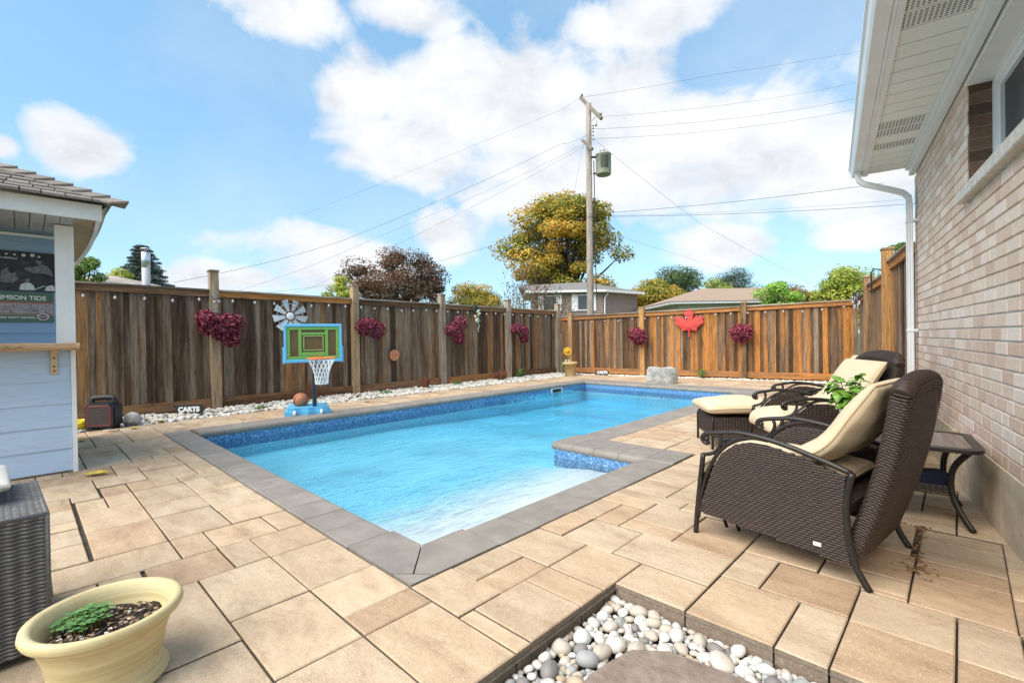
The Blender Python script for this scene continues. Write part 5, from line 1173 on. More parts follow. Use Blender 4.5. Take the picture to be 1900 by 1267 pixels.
for v in bm.verts:
    a = math.atan2(v.co.y, v.co.x); f = 1 + .05 * math.sin(3 * a + 1) + .035 * math.sin(7 * a + 5 * v.co.z) + .03 * math.sin(13 * v.co.z + 4 * a) + rs.uniform(-.01, .01)
    e = max(0, abs(v.co.z) - .15) / .045; f *= 1 - .05 * min(1, e); v.co.x *= f * 1.05; v.co.y *= f * .8; v.co.z = v.co.z + .195 + .012 * math.sin(3 * v.co.x * 5)
me = bpy.data.meshes.new('boulder_seat'); bm.to_mesh(me); bm.free()
def bould():
    mt, N, b, vec, rnd = nodes('layered_limestone', .9); n_ = N.noise(N.mapping(vec, (1, 1, 1.8)), 6, 8, .7, .8)
    N.l.new(N.ramp(n_, [(.25, (.17, .16, .145)), (.45, (.38, .37, .34)), (.62, (.52, .51, .48)), (.8, (.62, .58, .50))]), b.inputs['Base Color']); bumpto(N, b, n_, 1.0, .05); return mt
me.materials.append(bould()); tag(link('boulder', me, None, (-5.47, 11.12, 0)), 'squat flat topped limestone boulder at the far edge of the pool', 'boulder')
# CARTS signs
def carts(label, loc, rz, w, h, flip):
    s = empty('painted_sign', loc, rz); tag(s, label, 'sign', 'black CARTS signs'); hw = w / 2; k = -1 if flip else 1
    poly = [(-hw, -h / 2), (-hw + h * .45, 0), (-hw + .1 * h, h / 2), (hw - h * .35, h / 2), (hw, 0), (hw - h * .3, -h / 2)]
    MB().prism(poly, -.012, .012, Matrix(((1, 0, 0, 0), (0, 0, -1, 0), (0, 1, 0, h / 2 + .02), (0, 0, 0, 1)))).build('board', mat('black_painted_wood', (.022, .022, .024), .6, vary=.3, nscale=20, bump=.2), s)
    mm = Matrix(((1, 0, 0, .01), (0, 0, -1, -.0135), (0, 1, 0, h / 2 + .018), (0, 0, 0, 1))); text('lettering', 'CARTS', h * .74, M_['white'], s, mm, .001, .0075 * h / .15)
    for sx in (-1, 1): MB().box(sx * hw * .5 - .012, sx * hw * .5 + .012, .013, .03, -.05, h * .7).build('stake', M_['post'], s)
carts('black wooden CARTS sign standing in white gravel near the speaker', (-9.33, 1.92, 0), R(52), .50, .145, False)
carts('small distant black CARTS sign at the far fence beside the flower pot', (-8.05, 12.40, 0), R(30), .46, .14, False)
# far pot with smiling flower stake
fp = empty('flower_pot', (-8.80, 11.78, 0)); tag(fp, 'tan terracotta pot in the far fence corner', 'flower pot')
MB().lathe([(.001, 0), (.15, 0), (.16, .02), (.195, .34), (.23, .345), (.235, .375), (.232, .42), (.21, .425), (.20, .38), (.001, .36)], 28).build('body', mat('tan_terracotta', (.52, .38, .18), .6, vary=.15, nscale=5), fp, True)
fs_ = empty('flower_stake', (-8.86, 11.74, .36)); tag(fs_, 'yellow flower garden stake with a face standing in the corner pot', 'garden ornament')
fc = (Vector((.60, -.80, 0))).normalized(); mm = frame((0, 0, .40), Vector((-fc.y, fc.x, 0)), fc); yl = mat('yellow_flower', (.75, .45, .03), .5)
for k in range(9): a = 2 * math.pi * k / 9; MB().add([mm @ Vector((x, y, .012)) for x, y in ell(.085 * math.cos(a), .085 * math.sin(a), .045, .045, 10)] + [mm @ Vector((x, y, 0)) for x, y in ell(.085 * math.cos(a), .085 * math.sin(a), .045, .045, 10)], [tuple(range(10)), tuple(range(19, 9, -1))] + [(i, i + 10, (i + 1) % 10 + 10, (i + 1) % 10) for i in range(10)]).build('petal', yl, fs_)
MB().ball(mm @ Vector((0, 0, .008)), .062, 14, 10).build('face', mat('orange_yellow_face', (.70, .33, .03), .5), fs_, True)
MB().tube([(0, 0, -.02), (0, 0, .40)], .008, 6).build('stem', mat('stem_wire', (.10, .2, .06), .5), fs_)
for s_ in (-1, 1): MB().ball((s_ * .05 * -fc.y, s_ * .05 * fc.x, .10), (.045, .045, .03), 8, 6).build('leaf', mat('pale_leaf', (.55, .60, .50), .5), fs_)
# hanging baskets
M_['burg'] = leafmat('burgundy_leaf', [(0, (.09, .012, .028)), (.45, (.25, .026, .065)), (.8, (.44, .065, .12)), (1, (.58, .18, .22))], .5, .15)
def basket(label, c, out, lobes, n, seed, droop=.2):
    rs = np.random.default_rng(seed); out = Vector((*out, 0)).normalized(); side = Vector((-out.y, out.x, 0)); o = empty('hanging_basket', c); tag(o, label, 'hanging basket', 'burgundy baskets on the fence posts')
    P, Nn, T = [], [], []
    for k in range(n):
        l = lobes[rs.integers(len(lobes))]; d = rs.normal(size=3); d /= np.linalg.norm(d); r_ = rs.uniform(.55, 1.05) ** .6
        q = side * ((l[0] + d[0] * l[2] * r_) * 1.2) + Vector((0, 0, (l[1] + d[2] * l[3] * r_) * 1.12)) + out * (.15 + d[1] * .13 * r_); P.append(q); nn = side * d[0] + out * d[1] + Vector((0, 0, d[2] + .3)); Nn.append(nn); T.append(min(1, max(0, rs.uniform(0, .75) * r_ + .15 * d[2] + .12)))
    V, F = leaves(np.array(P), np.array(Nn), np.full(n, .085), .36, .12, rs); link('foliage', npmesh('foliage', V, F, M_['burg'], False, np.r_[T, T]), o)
    MB().lathe([(.001, -.13), (.07, -.10), (.105, -.03), (.11, .02), (.10, .02), (.001, 0)], 14, Matrix.Translation(out * .15 + Vector((0, 0, -.02)))).build('liner_basket', mat('coir_liner', (.10, .06, .03), .95), o, True)
    MB().tube([out * .0 + Vector((0, 0, .34)), out * .04 + Vector((0, 0, .36)), out * .15 + Vector((0, 0, .32)), out * .15 + Vector((0, 0, .02))], .006, 6).build('hook', M_['black'], o)
    return o
E1 = (1, 0)
basket('large drooping burgundy basket on the post nearest the hut', (-9.66, 2.47, 1.47), E1, [(-.10, .04, .20, .20), (.14, .05, .18, .18), (.02, .02, .24, .19), (.05, -.06, .18, .16), (.12, -.18, .13, .13), (-.2, .12, .12, .16)], 1500, 1)
basket('rounded burgundy basket just right of the hoop backboard', (-9.66, 5.36, 1.44), E1, [(-.06, .04, .22, .17), (.16, -.02, .18, .18), (.0, .08, .2, .14)], 900, 2)
basket('tall uneven burgundy basket left of the small hanging ornament', (-9.66, 7.86, 1.42), E1, [(-.10, .0, .22, .15), (.10, .14, .2, .2), (.06, -.16, .14, .16)], 900, 3)
basket('small burgundy basket on the post near the fence corner', (-9.66, 10.32, 1.36), E1, [(-.12, .08, .22, .15), (.1, .0, .18, .18), (.12, -.16, .12, .13)], 780, 4)
fo = (math.sin(R(9.6)), -math.cos(R(9.6)))
q5 = FF0 + FFd * 2.72; q6 = FF0 + FFd * 5.5
basket('dark burgundy basket left of the red maple leaf', (q5.x - .1 + .1 * fo[0], q5.y + .1 * fo[1], 1.20), fo, [(0, .02, .25, .2), (.08, -.06, .2, .2)], 800, 5)
basket('dark round burgundy basket right of the red maple leaf', (q6.x + .1 * fo[0], q6.y + .1 * fo[1], 1.24), fo, [(0, .02, .25, .2), (-.04, -.04, .24, .22)], 800, 6)
# wind wheel
ww = empty('wind_wheel', (-9.70, 3.74, 1.70)); tag(ww, 'galvanised farm windmill wheel hung on the left fence above the hoop', 'wall decoration')
gv = mat('galvanised_steel', (.62, .64, .65), .4, .35, vary=.18, nscale=20)
for k in range(9):
    a = R(109 - 40 * k); mm = Matrix.Rotation(a, 4, 'X'); Mx = Matrix(((0, 0, 1, 0), (math.cos(a), -math.sin(a), 0, 0), (math.sin(a), math.cos(a), 0, 0), (0, 0, 0, 1)))
    b_ = MB(); b_.add([Mx @ Vector(p) for p in ((.10, -.028, -.012), (.10, .028, .008), (.33, .072, .018), (.33, -.072, -.022), (.10, -.028, -.009), (.10, .028, .011), (.33, .072, .021), (.33, -.072, -.019))], [(3, 2, 1, 0), (4, 5, 6, 7), (0, 1, 5, 4), (1, 2, 6, 5), (2, 3, 7, 6), (3, 0, 4, 7)]); b_.build('blade', gv, ww)
MB().tube([(-.01, .25 * math.cos(a), .25 * math.sin(a)) for a in np.linspace(0, 6.283, 40)[:-1]], .005, 5, closed=True).build('wheel_ring', gv, ww); MB().lathe([(.001, -.02), (.075, -.02), (.078, .0), (.06, .012), (.018, .02), (.001, .024)], 20, Matrix.Rotation(R(90), 4, 'Y')).build('hub', M_['white_metal'], ww, True)
# flat basketball cut-out on the fence
bd = empty('basketball_cutout', (-9.735, 6.13, .83)); tag(bd, 'flat orange painted basketball disc on the left fence', 'wall decoration')
MB().lathe([(.001, 0), (.13, 0), (.13, .012), (.001, .0121)], 30, Matrix.Rotation(R(90), 4, 'Y')).build('disc', mat('painted_orange', (.68, .27, .12), .6), bd)
ln = MB(); ln.tube([(.013, -.128, 0), (.013, .128, 0)], .003, 4).tube([(.013, 0, -.128), (.013, 0, .128)], .003, 4)
for s_ in (-1, 1): ln.tube([(.013, s_ * (.05 + .05 * (t / .118) ** 2 * .6), t) for t in np.linspace(-.10, .10, 9)], .003, 4)
ln.build('lines', mat('dark_line', (.18, .06, .03), .6), bd)
# hanging ornament
orn = empty('hanging_ornament', (-9.66, 8.66, 2.0)); tag(orn, 'small green and black ornament with pale blossoms hung beside the third basket', 'garden ornament')
MB().ball((.03, -.02, -.02), (.03, .10, .14), 10, 8).build('backing', mat('dark_ribbon', (.02, .03, .025), .6), orn, True)
rs = np.random.default_rng(12); gg = [mat('mint_petal', (.22, .48, .30), .5), mat('cream_petal', (.78, .70, .55), .5), mat('peach_petal', (.72, .38, .20), .5)]
for k in range(13): MB().ball((.06 + rs.uniform(-.02, .02), rs.uniform(-.08, .10), -.02 - k * .028 + rs.uniform(-.02, .02)), (.03, rs.uniform(.025, .05), rs.uniform(.025, .045)), 8, 6).build('blossom', gg[k % 3], orn, True)
MB().tube([(.06, .05, -.38), (.06, .07, -.48), (.06, .03, -.55), (.06, .05, -.62)], .009, 6).build('tassel', mat('cream_cord', (.75, .72, .62), .7), orn)
# maple leaf
lo_ = empty('maple_leaf', FF0 + FFd * 4.105 + Vector((fo[0] * .035, fo[1] * .035, 1.55)), math.atan2(FFd.y, FFd.x)); tag(lo_, 'large red wooden maple leaf mounted on the far fence', 'wall decoration')
hl = [(0, .42), (.08, .26), (.19, .32), (.15, .06), (.27, .20), (.30, .13), (.42, .15), (.38, .03), (.42, -.01), (.20, -.19), (.22, -.26), (.03, -.23), (.03, -.40)]
poly = hl + [(-x, y) for x, y in reversed(hl[1:])]
hl = [(0, .42), (.075, .30), (.14, .33), (.105, .09), (.22, .21), (.25, .15), (.41, .18), (.36, .05), (.41, .01), (.20, -.17), (.22, -.24), (.025, -.215), (.025, -.40)]
poly = hl + [(-x, y) for x, y in reversed(hl[1:])]
red = mat('red_painted_wood', (.55, .055, .045), .6, vary=.12, nscale=12)
V = [(x, -.028, y) for x, y in poly] + [(x, 0, y) for x, y in poly]; n = len(poly); cI = 2 * n; V.append((0, -.06, -.12)); mb = MB(); mb.add(V, [(i, (i + 1) % n, cI) for i in range(n)] + [(i, i + n, (i + 1) % n + n, (i + 1) % n) for i in range(n)] + [tuple(range(2 * n - 1, n - 1, -1))]); mb.build('leaf_panel', red, lo_)
# small plants along the fences
M_['redgrass'] = mat('red_grass', (.22, .06, .035), .7, vary=.4, nscale=30, col2=(.32, .16, .07)); M_['weed'] = mat('weed_green', (.07, .16, .03), .6, vary=.4, nscale=40, col2=(.18, .30, .06))
def tuft(name, label, loc, h, spread, n, mt, w=.006, cat='plant', lean=.6):
    mb = MB()
    for k in range(n):
        a = random.uniform(0, 6.28); r_ = random.uniform(0, spread * .3); t = random.uniform(.3, 1) * spread; hh = h * random.uniform(.5, 1); b0 = Vector((r_ * math.cos(a), r_ * math.sin(a), 0)); b2 = Vector((t * math.cos(a) * lean + b0.x, t * math.sin(a) * lean + b0.y, hh)); s_ = Vector((-math.sin(a), math.cos(a), 0)) * w; m1 = b0.lerp(b2, .5) + Vector((0, 0, hh * .12)); mb.add([b0 - s_, b0 + s_, m1 + s_, m1 - s_, b2], [(0, 1, 2, 3), (3, 2, 4)])
    return tag(mb.build(name, mt, loc=loc), label, cat)
tuft('red_grass', 'red ornamental grass tuft behind the hoop pole', (-9.45, 4.05, -.03), .55, .28, 150, M_['redgrass'])
tuft('red_grass', 'red grass tuft at the fence below the tall basket', (-9.35, 6.75, -.03), .42, .20, 130, M_['redgrass'])
tuft('red_grass', 'wide low red grass tuft near the fourth fence post', (-9.4, 9.35, -.03), .38, .40, 150, M_['redgrass'])
def bush(name, label, loc, h, r_, n, mt, size, cat='plant'):
    rs = np.random.default_rng(n + int(abs(loc[1]) * 10)); d = rs.normal(size=(n, 3)); d /= np.linalg.norm(d, axis=1)[:, None]; P = d * rs.uniform(.4, 1, n)[:, None] * np.array((r_, r_, h / 2)) + np.array((0, 0, h / 2)); V, F = leaves(P, d + np.array((0, 0, .4)), np.full(n, size), .6, .1, rs); o = link(name, npmesh(name, V, F, mt), None, loc); return tag(o, label, cat)
bush('green_weed', 'bright green leafy plant at the fourth post of the left fence', (-9.5, 10.28, -.02), .34, .13, 120, M_['weed'], .08)
bush('green_weed', 'low green weed in the gravel beside the hoop base', (-9.05, 2.95, -.03), .10, .12, 80, M_['weed'], .05)
bush('green_weed', 'green weed at the foot of the third fence post', (-9.35, 7.75, -.02), .16, .14, 80, M_['weed'], .06)
bush('green_weed', 'small green weed at the far fence right of the boulder', (-5.2, 12.95, -.02), .32, .16, 110, M_['weed'], .06)
bush('green_weed', 'tiny green weed left of the boulder at the far fence', (-6.55, 12.7, -.02), .12, .12, 60, M_['weed'], .05)
bush('green_weed', 'low weed in the gravel right of the second fence post', (-9.25, 5.6, -.03), .12, .15, 70, M_['weed'], .05)
# fallen leaves
M_['dry'] = mat('dry_yellow_leaf', (.55, .40, .06), .6, vary=.3, nscale=40); M_['dryb'] = mat('dry_brown_leaf', (.22, .12, .05), .7, vary=.3, nscale=40)
def fallen(label, loc, size, mt, rz):
    mb = MB(); pr_ = [(0, 0, 0), (.15, .20, .02), (.4, .30, .05), (.7, .2, .04), (1, 0, .06)]; vs = []
    for u, w, z in pr_: vs += [((u - .5) * size, w * size, z * size + .10 * size), ((u - .5) * size, 0, .004 + .02 * size), ((u - .5) * size, -w * size, z * size + .07 * size)]
    mb.add(vs, [(i * 3 + j, (i + 1) * 3 + j, (i + 1) * 3 + j + 1, i * 3 + j + 1) for i in range(4) for j in range(2)]); mb.tube([(-.5 * size, 0, .01), (-.75 * size, .03 * size, .02)], .0015, 4); o = mb.build('fallen_leaf', mt, loc=loc); o.rotation_euler = (0, 0, rz); tag(o, label, 'leaf', 'fallen leaves on the patio')
fallen('large curled yellow leaf lying on the pavers in front of the hut', (-5.74, .46, .004), .20, M_['dry'], .9)
for k, (l, p, s_, mt_) in enumerate((('yellow leaf on the pavers right of the speaker', (-8.45, 1.08, .004), .16, 'dry'), ('brown leaf on the pavers just below the speaker', (-8.36, .86, .004), .13, 'dryb'), ('yellow leaf on the pavers beside the hut corner', (-7.9, .50, .004), .15, 'dry'), ('brown leaf on the pavers right of the hoop base', (-8.3, 4.6, .004), .12, 'dryb'), ('yellow leaf on the coping right of the hoop', (-7.72, 4.4, .02), .10, 'dry'), ('greenish yellow leaf on the gravel edge left of the sign', (-8.85, 1.45, .01), .16, 'dry'), ('brown leaf in the gravel right of the CARTS sign', (-8.95, 2.4, .01), .17, 'dryb'))): fallen(l, p, s_, M_[mt_], k * 1.3)

# brown leaf litter caught in the joints by the side table
lt = MB(); rs = np.random.default_rng(77)
for k in range(120):
    if k < 70: p = Vector((-.182 + rs.normal() * .012, rs.uniform(3.0, 3.85), .004))
    elif k < 100: p = Vector((-.18 + rs.normal() * .05, 3.12 + rs.normal() * .05, .004))
    else: p = Vector((-.22 + rs.normal() * .05, 3.78 + rs.normal() * .03, .004))
    a = rs.uniform(0, 6.28); s_ = rs.uniform(.006, .018); d1 = Vector((math.cos(a), math.sin(a), rs.uniform(0, .3))) * s_; d2 = Vector((-math.sin(a), math.cos(a), rs.uniform(0, .4))) * s_ * .5; lt.add([p - d1, p + d2 + Vector((0, 0, .003)), p + d1, p - d2], [(0, 1, 2, 3)])
tag(lt.build('leaf_litter', M_['dryb']), 'brown leaf litter in the paver joint between armchair and side table', 'leaf litter', kind='stuff')
# ================================================================== BACKGROUND
def at(px, py, d):       # helper used once to lay the far things out by heading and distance (metres ahead of the patio's viewpoint)
    return Vector((0, 0, CAMH)) + (fw + rr * ((px - 950) / 873) - uu * ((py - 633.5) / 873)) * d
bark = mat('tree_bark', (.085, .065, .05), .95, vary=.4, nscale=14, bump=.6, bscale=30)
def tree(name, label, px, d, x0, x1, ytop, ybase, stops, n, leaf, seed, clumps=34, group=None, shape='round', trunk=True, density=1.0, aspect=.6, tr=.25, lift=0.0, sink=0.0):
    """crown spans px x0..x1 and up to ytop, hangs down to ybase"""
    kk = 1.25 if clumps > 45 else 2.1; clumps = int(clumps * kk); n = int(n * kk * 1.9); leaf *= .70; x0, x1 = x0 - (x1 - x0) * .06, x1 + (x1 - x0) * .06
    rs = np.random.default_rng(seed); base = at(px, 640, d); base.z = 0; zt = at(px, ytop, d).z; zb = at(px, ybase, d).z - sink; rx = (x1 - x0) / 2 * d / 873; cx = ((x0 + x1) / 2 - px) * d / 873
    o = empty(name, base); tag(o, label, 'tree', group); H = zt - zb; stops = [(p, tuple(min(.85, x * 1.55) for x in c)) for p, c in stops]; ctr = Vector((0, 0, 0)) + R0 * cx; C0 = np.array(ctr)
    R3, F3 = np.array(R0), np.array(F0); cl = []
    for k in range(clumps):
        for _ in range(50):
            u = rs.uniform(-1, 1, 3)
            if (u ** 2).sum() <= 1: break
        if shape == 'spruce': h = rs.uniform(0, 1); w = (1 - h) * rx * .95 + .1; a = rs.uniform(0, 6.28); c = C0 + (R3 * math.cos(a) + F3 * math.sin(a)) * w * rs.uniform(.4, 1) + np.array((0, 0, zb + h * H)); s = .16 * rx + .25 * w
        else:
            wz = 1 - .35 * max(0, u[2]) ** 2; c = C0 + R3 * u[0] * rx * .92 * wz + F3 * u[1] * rx * .7 * wz + np.array((0, 0, zb + H * (.55 + .41 * u[2]) + lift)); s = rx * (rs.uniform(.15, .34) if kk < 2 else rs.uniform(.26, .46))
        cl.append((c, s))
    if shape == 'spruce':
        cl = []
        for k in range(15):
            h = k / 15; w = (1 - h) ** .9 * rx * 1.05 + .12
            for j in range(max(5, int(11 * (1 - h)) + 4)):
                a = 2 * math.pi * j / max(5, int(11 * (1 - h)) + 4) + k * .7 + rs.uniform(-.15, .15); l = w * rs.uniform(.75, 1.12)
                for f in (.35, .6, .82, 1.0): cl.append((C0 + (R3 * math.cos(a) + F3 * math.sin(a)) * l * f + np.array((0, 0, zb + h * H + .10 * H * (1 - h) - .10 * l * f)), .07 * rx + .12 * (1 - f) * rx + .05))
        clumps = len(cl)
    P, Nn, T = [], [], []; per = max(6, n // clumps)
    for c, s in cl:
        m_ = int(per * rs.uniform(.5, 1.5)); dd = rs.normal(size=(m_, 3)); dd /= np.linalg.norm(dd, axis=1)[:, None]; r_ = rs.uniform(.25, 1.0, m_) ** .55; sc = np.array((1, 1, .62 if shape != 'spruce' else .45))
        P.append(c + dd * (r_ * s)[:, None] * sc); Nn.append(dd + np.array((0, 0, .5))); T.append(np.clip(rs.normal(rs.uniform(.26, .80), .17, m_), 0, 1))
    P, Nn, T = np.concatenate(P), np.concatenate(Nn), np.concatenate(T); V, F = leaves(P, Nn, np.full(len(P), leaf), aspect, .12, rs)
    link('crown', npmesh('crown', V, F, leafmat(name + '_leaf', stops, .6, tr), False, np.r_[T, T]), o)
    tk = MB(); top = Vector((0, 0, zb + H * .75)) + ctr * .8; tw = max(.09, rx * .07)
    tk.tube([(0, 0, -.1), ctr * .2 + Vector((0, 0, max(.5, zb * .6))), ctr * .5 + Vector((0, 0, zb + H * .25)), top], [tw * 1.3, tw, tw * .7, tw * .25], 8)
    for c, s in cl[:min(len(cl), 40)]:
        f = rs.uniform(.3, .8); st_ = Vector((0, 0, max(.4, zb * .7) + f * H * .55)) + ctr * f * .6; e_ = Vector(tuple(c)); mid = st_.lerp(e_, .55) + Vector((0, 0, -.04 * H)); tk.tube([st_, mid, e_], [tw * .42, tw * .26, tw * .07], 5)
    tk.build('trunk', bark, o, True); return o
G1 = 'trees beyond the fence'
YEL = [(0, (.06, .085, .014)), (.35, (.15, .17, .025)), (.62, (.31, .26, .035)), (.85, (.46, .29, .04)), (1, (.50, .22, .04))]
MAP = [(0, (.06, .085, .014)), (.35, (.16, .17, .026)), (.62, (.30, .25, .034)), (.84, (.44, .29, .036)), (1, (.48, .20, .034))]
BRN = [(0, (.028, .026, .016)), (.4, (.065, .048, .028)), (.7, (.13, .065, .038)), (1, (.21, .10, .055))]
GRN = [(0, (.035, .065, .014)), (.5, (.10, .17, .03)), (1, (.24, .30, .06))]
LIM = [(0, (.08, .12, .018)), (.5, (.22, .27, .035)), (1, (.42, .42, .07))]
SPR = [(0, (.02, .035, .024)), (.6, (.055, .085, .062)), (.9, (.11, .13, .10)), (1, (.16, .10, .06))]
RUS = [(0, (.07, .05, .025)), (.5, (.16, .11, .04)), (1, (.30, .18, .05))]
tree('maple_tree', 'tall yellow green maple behind the utility pole', 1060, 38, 945, 1160, 352, 585, MAP, 15000, .34, 11, 62, G1, sink=.7)
tree('purple_maple', 'wide dark reddish brown tree left of centre behind the fence', 742, 28, 646, 822, 460, 575, BRN, 8000, .20, 12, 52, G1, sink=.9)
tree('lime_bush', 'small bright lime green tree left of the dark brown tree', 630, 25, 608, 662, 512, 575, LIM, 1800, .14, 13, 14, G1, sink=.8)
tree('leafy_tree', 'loose green tree at the hut roof edge', 150, 16, 100, 184, 455, 560, GRN, 2600, .13, 14, 22, G1, sink=.7)
tree('lime_bush', 'yellow green bush left of the metal chimney pipe', 212, 18, 184, 246, 494, 560, LIM, 2200, .12, 15, 16, G1, sink=.7)
tree('spruce_tree', 'blue green spruce with a rusty top behind the chimney pipe', 266, 22, 226, 308, 452, 560, SPR, 15000, .13, 16, 70, G1, shape='spruce', aspect=.25, tr=.1)
tree('rusty_shrub', 'mixed green and golden shrub mass left of the siding house', 880, 30, 832, 930, 525, 600, YEL, 3200, .17, 17, 24, G1, sink=.7)
tree('golden_tree', 'golden yellow tree just right of the siding house', 1215, 34, 1168, 1262, 512, 600, YEL, 4200, .20, 18, 28, G1, sink=.9)
tree('evergreen_tree', 'dark green bushy tree behind the golden tree', 1255, 36, 1210, 1300, 490, 590, [(0, (.022, .04, .016)), (.6, (.055, .095, .03)), (1, (.13, .17, .05))], 4600, .18, 19, 30, G1, sink=.9)
tree('lime_bush', 'pale yellow green tree above the brown roof ridge', 1325, 40, 1288, 1362, 516, 590, LIM, 2400, .2, 20, 20, G1, sink=.9)
tree('cedar_tree', 'dark feathery evergreen above the brown roof', 1366, 44, 1330, 1405, 495, 580, [(0, (.018, .034, .02)), (.6, (.045, .075, .04)), (1, (.10, .13, .07))], 3800, .20, 21, 30, G1, sink=.9, aspect=.3)
tree('sumac_tree', 'bright green leafy sapling in front of the brown roof', 1440, 20, 1402, 1478, 512, 590, [(0, (.06, .14, .02)), (.5, (.16, .30, .04)), (1, (.32, .46, .09))], 1500, .17, 22, 15, G1, sink=.7, aspect=.4)
tree('rusty_shrub', 'rust coloured shrub beside the bright green sapling', 1462, 23, 1420, 1512, 522, 600, RUS, 3000, .13, 23, 22, G1, sink=.8)
tree('ash_tree', 'yellow green tree at the right end of the far fence', 1570, 22, 1512, 1632, 494, 585, LIM, 5200, .15, 24, 36, G1, sink=.9)
tree('low_trees', 'green and golden low tree between rust shrub and right tree', 1520, 34, 1476, 1560, 540, 600, GRN, 1800, .18, 26, 16, G1, sink=.7)
tree('leafy_tree', 'low green tree right behind the right hand fence', 1672, 14, 1655, 1690, 449, 480, GRN, 500, .10, 27, 6, G1, sink=.3)
# bare brush left of the siding house
bb_ = empty('bare_brush', at(960, 640, 26).xy.to_3d()); tag(bb_, 'bare reddish brown twiggy brush in front of the siding house', 'brush'); rs = np.random.default_rng(31); tw = MB(); LPp = []
for k in range(95):
    x = rs.uniform(-2.6, 2.6); y = rs.uniform(-1, 1); h = 2.2 + 2.9 * math.exp(-((x - .5) / 1.7) ** 2) * rs.uniform(.5, 1); b0 = R0 * x + F0 * y; b1 = b0 + R0 * rs.uniform(-.7, .7) + Vector((0, 0, h)); m1 = b0.lerp(b1, .5) + R0 * rs.uniform(-.15, .15); tw.tube([b0, m1, b1], [.02, .013, .004], 4)
    for j in range(9):
        f = rs.uniform(.35, .98); s_ = b0.lerp(b1, f); e_ = s_ + R0 * rs.uniform(-.6, .6) + F0 * rs.uniform(-.3, .3) + Vector((0, 0, rs.uniform(.15, .8))); tw.tube([s_, e_], [.008, .002], 3); LPp += [tuple(s_.lerp(e_, q)) for q in rs.uniform(.3, 1, 2 if x < 0 else 4)]
tw.build('twigs', mat('reddish_twig', (.15, .095, .07), .9), bb_); LPp = np.array(LPp); V, F = leaves(LPp, rs.normal(size=LPp.shape), np.full(len(LPp), .10), .6, .1, rs); link('dry_leaves', npmesh('dry_leaves', V, F, leafmat('brush_leaf', RUS, .7, .2), False, np.tile(rs.uniform(0, .9, len(LPp)), 2)), bb_)
# neighbour house with siding
nh = empty('siding_house', (0, 0, 0)); hc = at(1092, 640, 30); nh.location = (hc.x, hc.y, 0); tag(nh, 'grey brown vinyl sided neighbour house with hip roof behind the pole', 'house'); nh.rotation_euler = (0, 0, YAW)
sid = mat('taupe_siding', (.34, .26, .215), .7, vary=.06, nscale=3, obj_rand=.03); shg = mat('grey_shingle', (.20, .19, .18), .95, vary=.2, nscale=25)
NE = 4.0      # eaves; local x right, y away. front face y=0 from -3.4..; right face recedes
fx0, fx1 = -3.4, .95; sdx = 2.75; sdy = 2.2     # right side wall end (seen obliquely)
z = 1.6
def nboard(p0, p1, z0, z1): 
    mb = MB(); a, b = Vector(p0), Vector(p1); t = (b - a).normalized(); nn = Vector((t.y, -t.x, 0)); mb.add([a + nn * .055 + Vector((0, 0, z0)), b + nn * .055 + Vector((0, 0, z0)), b + nn * .008 + Vector((0, 0, z1)), a + nn * .008 + Vector((0, 0, z1)), a + Vector((0, 0, z0)), b + Vector((0, 0, z0))], [(0, 1, 2, 3), (4, 5, 1, 0)]); return mb
fld = MB()
while z < NE - .02:
    for p0, p1 in (((fx0, 0, 0), (fx1, 0, 0)), ((fx1, 0, 0), (fx1 + sdx, sdy, 0))): q = nboard(p0, p1, z, z + .125); fld.add(q.v, q.f)
    z += .125
tag(fld.build('siding_boards', sid, nh), kind='stuff')
MB().prism([(fx0, .012), (fx1, .012), (fx1 + sdx, sdy + .012), (fx1 + sdx - 3, sdy + 5), (fx0, 6)], 0, NE).build('wall', sid, nh)
ev = [(fx0 - .6, -.45), (fx1 + .12, -.45), (fx1 + sdx + .5, sdy - .25), (fx1 + sdx - 2.2, sdy + 5), (fx0 - .6, 6)]
MB().prism(ev, NE, NE + .14).build('eaves', M_['white'], nh)
rfm = MB(); pk = (fx1 - .75, 2.4, NE + .95); pk2 = (fx0 - 1.0, 2.7, NE + .8); rfm.add([(*p, NE + .142) for p in ev] + [pk, pk2], [(0, 1, 5, 6), (1, 2, 5), (2, 3, 5), (3, 4, 6, 5), (4, 0, 6)]); rfm.build('roof', shg, nh)
def nwin(x0, x1, z0, z1, sh):
    wf = MB()
    for q in ((x0, x1, z1 - .07, z1), (x0, x1, z0, z0 + .07), (x0, x0 + .07, z0 + .07, z1 - .07), (x1 - .07, x1, z0 + .07, z1 - .07)): wf.box(q[0], q[1], -.12, -.02, q[2], q[3])
    w_ = wf.build('window', M_['white'], nh); MB().box(x0 + .06, x1 - .06, -.085, -.07, z0 + .06, z1 - .06).build('pane', mat('far_window_glass', (.05, .07, .08), .1, spec=.8), w_)
    for a, b in (((x0 - sh, x0 - .01), (x1 + .01, x1 + sh)) if sh else ()): MB().box(a, b, -.10, -.03, z0 - .02, z1 + .02).build('shutter', M_['white'], w_)
nwin(-.72, .18, 2.85, 3.88, .32); nwin(-2.9, -1.95, 2.85, 3.85, .28)
MB().tube([(fx1 + .35, .1, NE - .05), (fx1 + .2, .02, NE - .25), (fx1 + .12, -.02, NE - .4), (fx1 + .10, -.02, 1.0)], .045, 8).build('downspout', M_['white'], nh)
